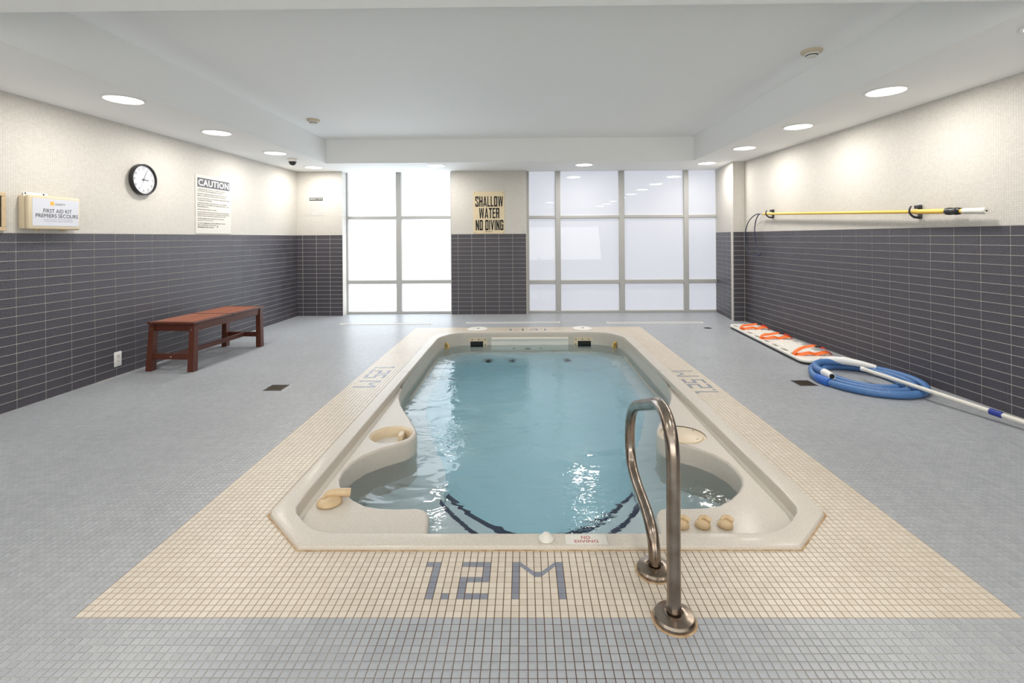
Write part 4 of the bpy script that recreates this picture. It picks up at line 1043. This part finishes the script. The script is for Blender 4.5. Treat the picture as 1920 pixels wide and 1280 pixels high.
# white pole
P0 = Vector((3.03, 4.36, .105)); P1 = Vector((3.345, 3.10, .046)); P2 = P0+(P1-P0)*1.27
wp_ = thing('vacuum_pole', 'long white pole with a blue clamp lying across the coiled blue hose', 'pole', tuple(P0))
bm = NB(); tube(bm, [(0, 0, 0), tuple(P1-P0), tuple(P2-P0)], .0165, 18); obj('shaft', bm, MT['offwhite'], wp_, smooth=True)
bm = NB(); tube(bm, [tuple((P1-P0)*-.004), tuple((P1-P0)*.02)], .019, 18); obj('end_cap', bm, MT['white'], wp_, smooth=True)
dv = (P1-P0)
bm = NB(); tube(bm, [tuple(dv*t) for t in (.745, .748, .80, .803)], .022, 18, rf=lambda i: (.019, .0225, .0225, .019)[i]); obj('clamp', bm, MT['navy'], wp_, smooth=35)

# ------------------------------------------------------------------ ceiling fittings
ORD = ['nearest', 'second', 'third', 'fourth', 'fifth']
def downlight(x, y, label, power=LAMP_W):
    t = thing('ceiling_light', label, 'ceiling light', (x, y, CEIL), group='recessed round ceiling lights')
    bm = NB(); lathe(bm, [(.128, -.001), (.150, -.001), (.150, -.004), (.146, -.007), (.132, -.008), (.128, -.004), (.128, -.0015)], 40); obj('trim_ring', bm, MT['white'], t, smooth=30)
    bm = NB(); lathe(bm, [(.001, -.0022), (.129, -.0022), (.129, -.0035), (.001, -.0035)], 40); obj('diffuser', bm, MT['glow'], t)
    l = bpy.data.lights.new('lamp', 'AREA'); l.shape = 'DISK'; l.size = .25; l.energy = power; l.color = LAMP_COL; l.spread = PI
    o = bpy.data.objects.new('lamp', l); COL.objects.link(o); o.parent = t; o.location = (0, 0, -.010)
for k, (x, y) in enumerate([(-3.21, 3.87), (-3.235, 5.10), (-3.25, 6.34), (-3.30, 7.63)]):
    downlight(x, y, 'recessed round light in the left soffit, ' + ['nearest the camera', 'second from the camera', 'just before the black dome camera', 'in the far corner beyond the dome camera'][k])
downlight(-1.345, 7.54, 'recessed round light in the far soffit above the left window')
downlight(.97, 7.60, 'recessed round light in the far soffit above the right window')
for k, (x, y) in enumerate([(2.88, 3.85), (2.88, 5.07), (2.875, 6.28), (2.87, 7.54)]):
    downlight(x, y, 'recessed round light in the right soffit, ' + ['nearest the camera', 'second from the camera', 'third from the camera', 'in the far corner near the right pier'][k])
for k, y in enumerate((2.62, 1.38, .14, -1.1)):
    for x, sd in ((-3.2, 'left'), (2.88, 'right')): downlight(x, y, 'recessed round light of the %s row outside the view, %s from the far wall' % (sd, ('fifth', 'sixth', 'seventh', 'eighth')[k]), LAMP_W*.45)
for x, sd in ((-1.2, 'left'), (.9, 'right')): downlight(x, 1.0, 'recessed round light above the near floor outside the view, %s of two' % sd, LAMP_W*.45)

dc = thing('dome_camera', 'small black dome security camera on the left soffit', 'camera', (-3.255, 6.83, CEIL))
bm = NB(); lathe(bm, [(.075, 0), (.078, -.006), (.066, -.010), (.062, -.034), (.056, -.038), (.001, -.038)], 32); obj('mount', bm, MT['offwhite'], dc, smooth=30)
bm = NB(); lathe(bm, [(.052, -.038), (.050, -.055), (.040, -.075), (.022, -.088), (.001, -.092)], 28); obj('dome', bm, MT['black'], dc, smooth=60)
for x, y, lab in ((-2.61, 6.03, 'round smoke detector at the left end of the raised ceiling'), (2.345, 3.93, 'round smoke detector on the right of the raised ceiling')):
    t = thing('smoke_detector', lab, 'smoke detector', (x, y, TRAY), group='smoke detectors')
    bm = NB(); lathe(bm, [(.078, 0), (.080, -.008), (.074, -.018), (.058, -.022), (.001, -.022)], 36); obj('base', bm, MT['cream'], t, smooth=30)
    bm = NB(); lathe(bm, [(.054, -.022), (.052, -.026), (.052, -.036), (.001, -.036)], 32); obj('sensor_chamber', bm, MT['offwhite'], t, smooth=30)
    bm = NB(); lathe(bm, [(.044, -.0361), (.042, -.041), (.001, -.041)], 28); obj('vent_ring', bm, MT['dark'], t, smooth=30)
    bm = NB(); lathe(bm, [(.040, -.0411), (.036, -.050), (.001, -.052)], 28); obj('cap', bm, MT['offwhite'], t, smooth=30)
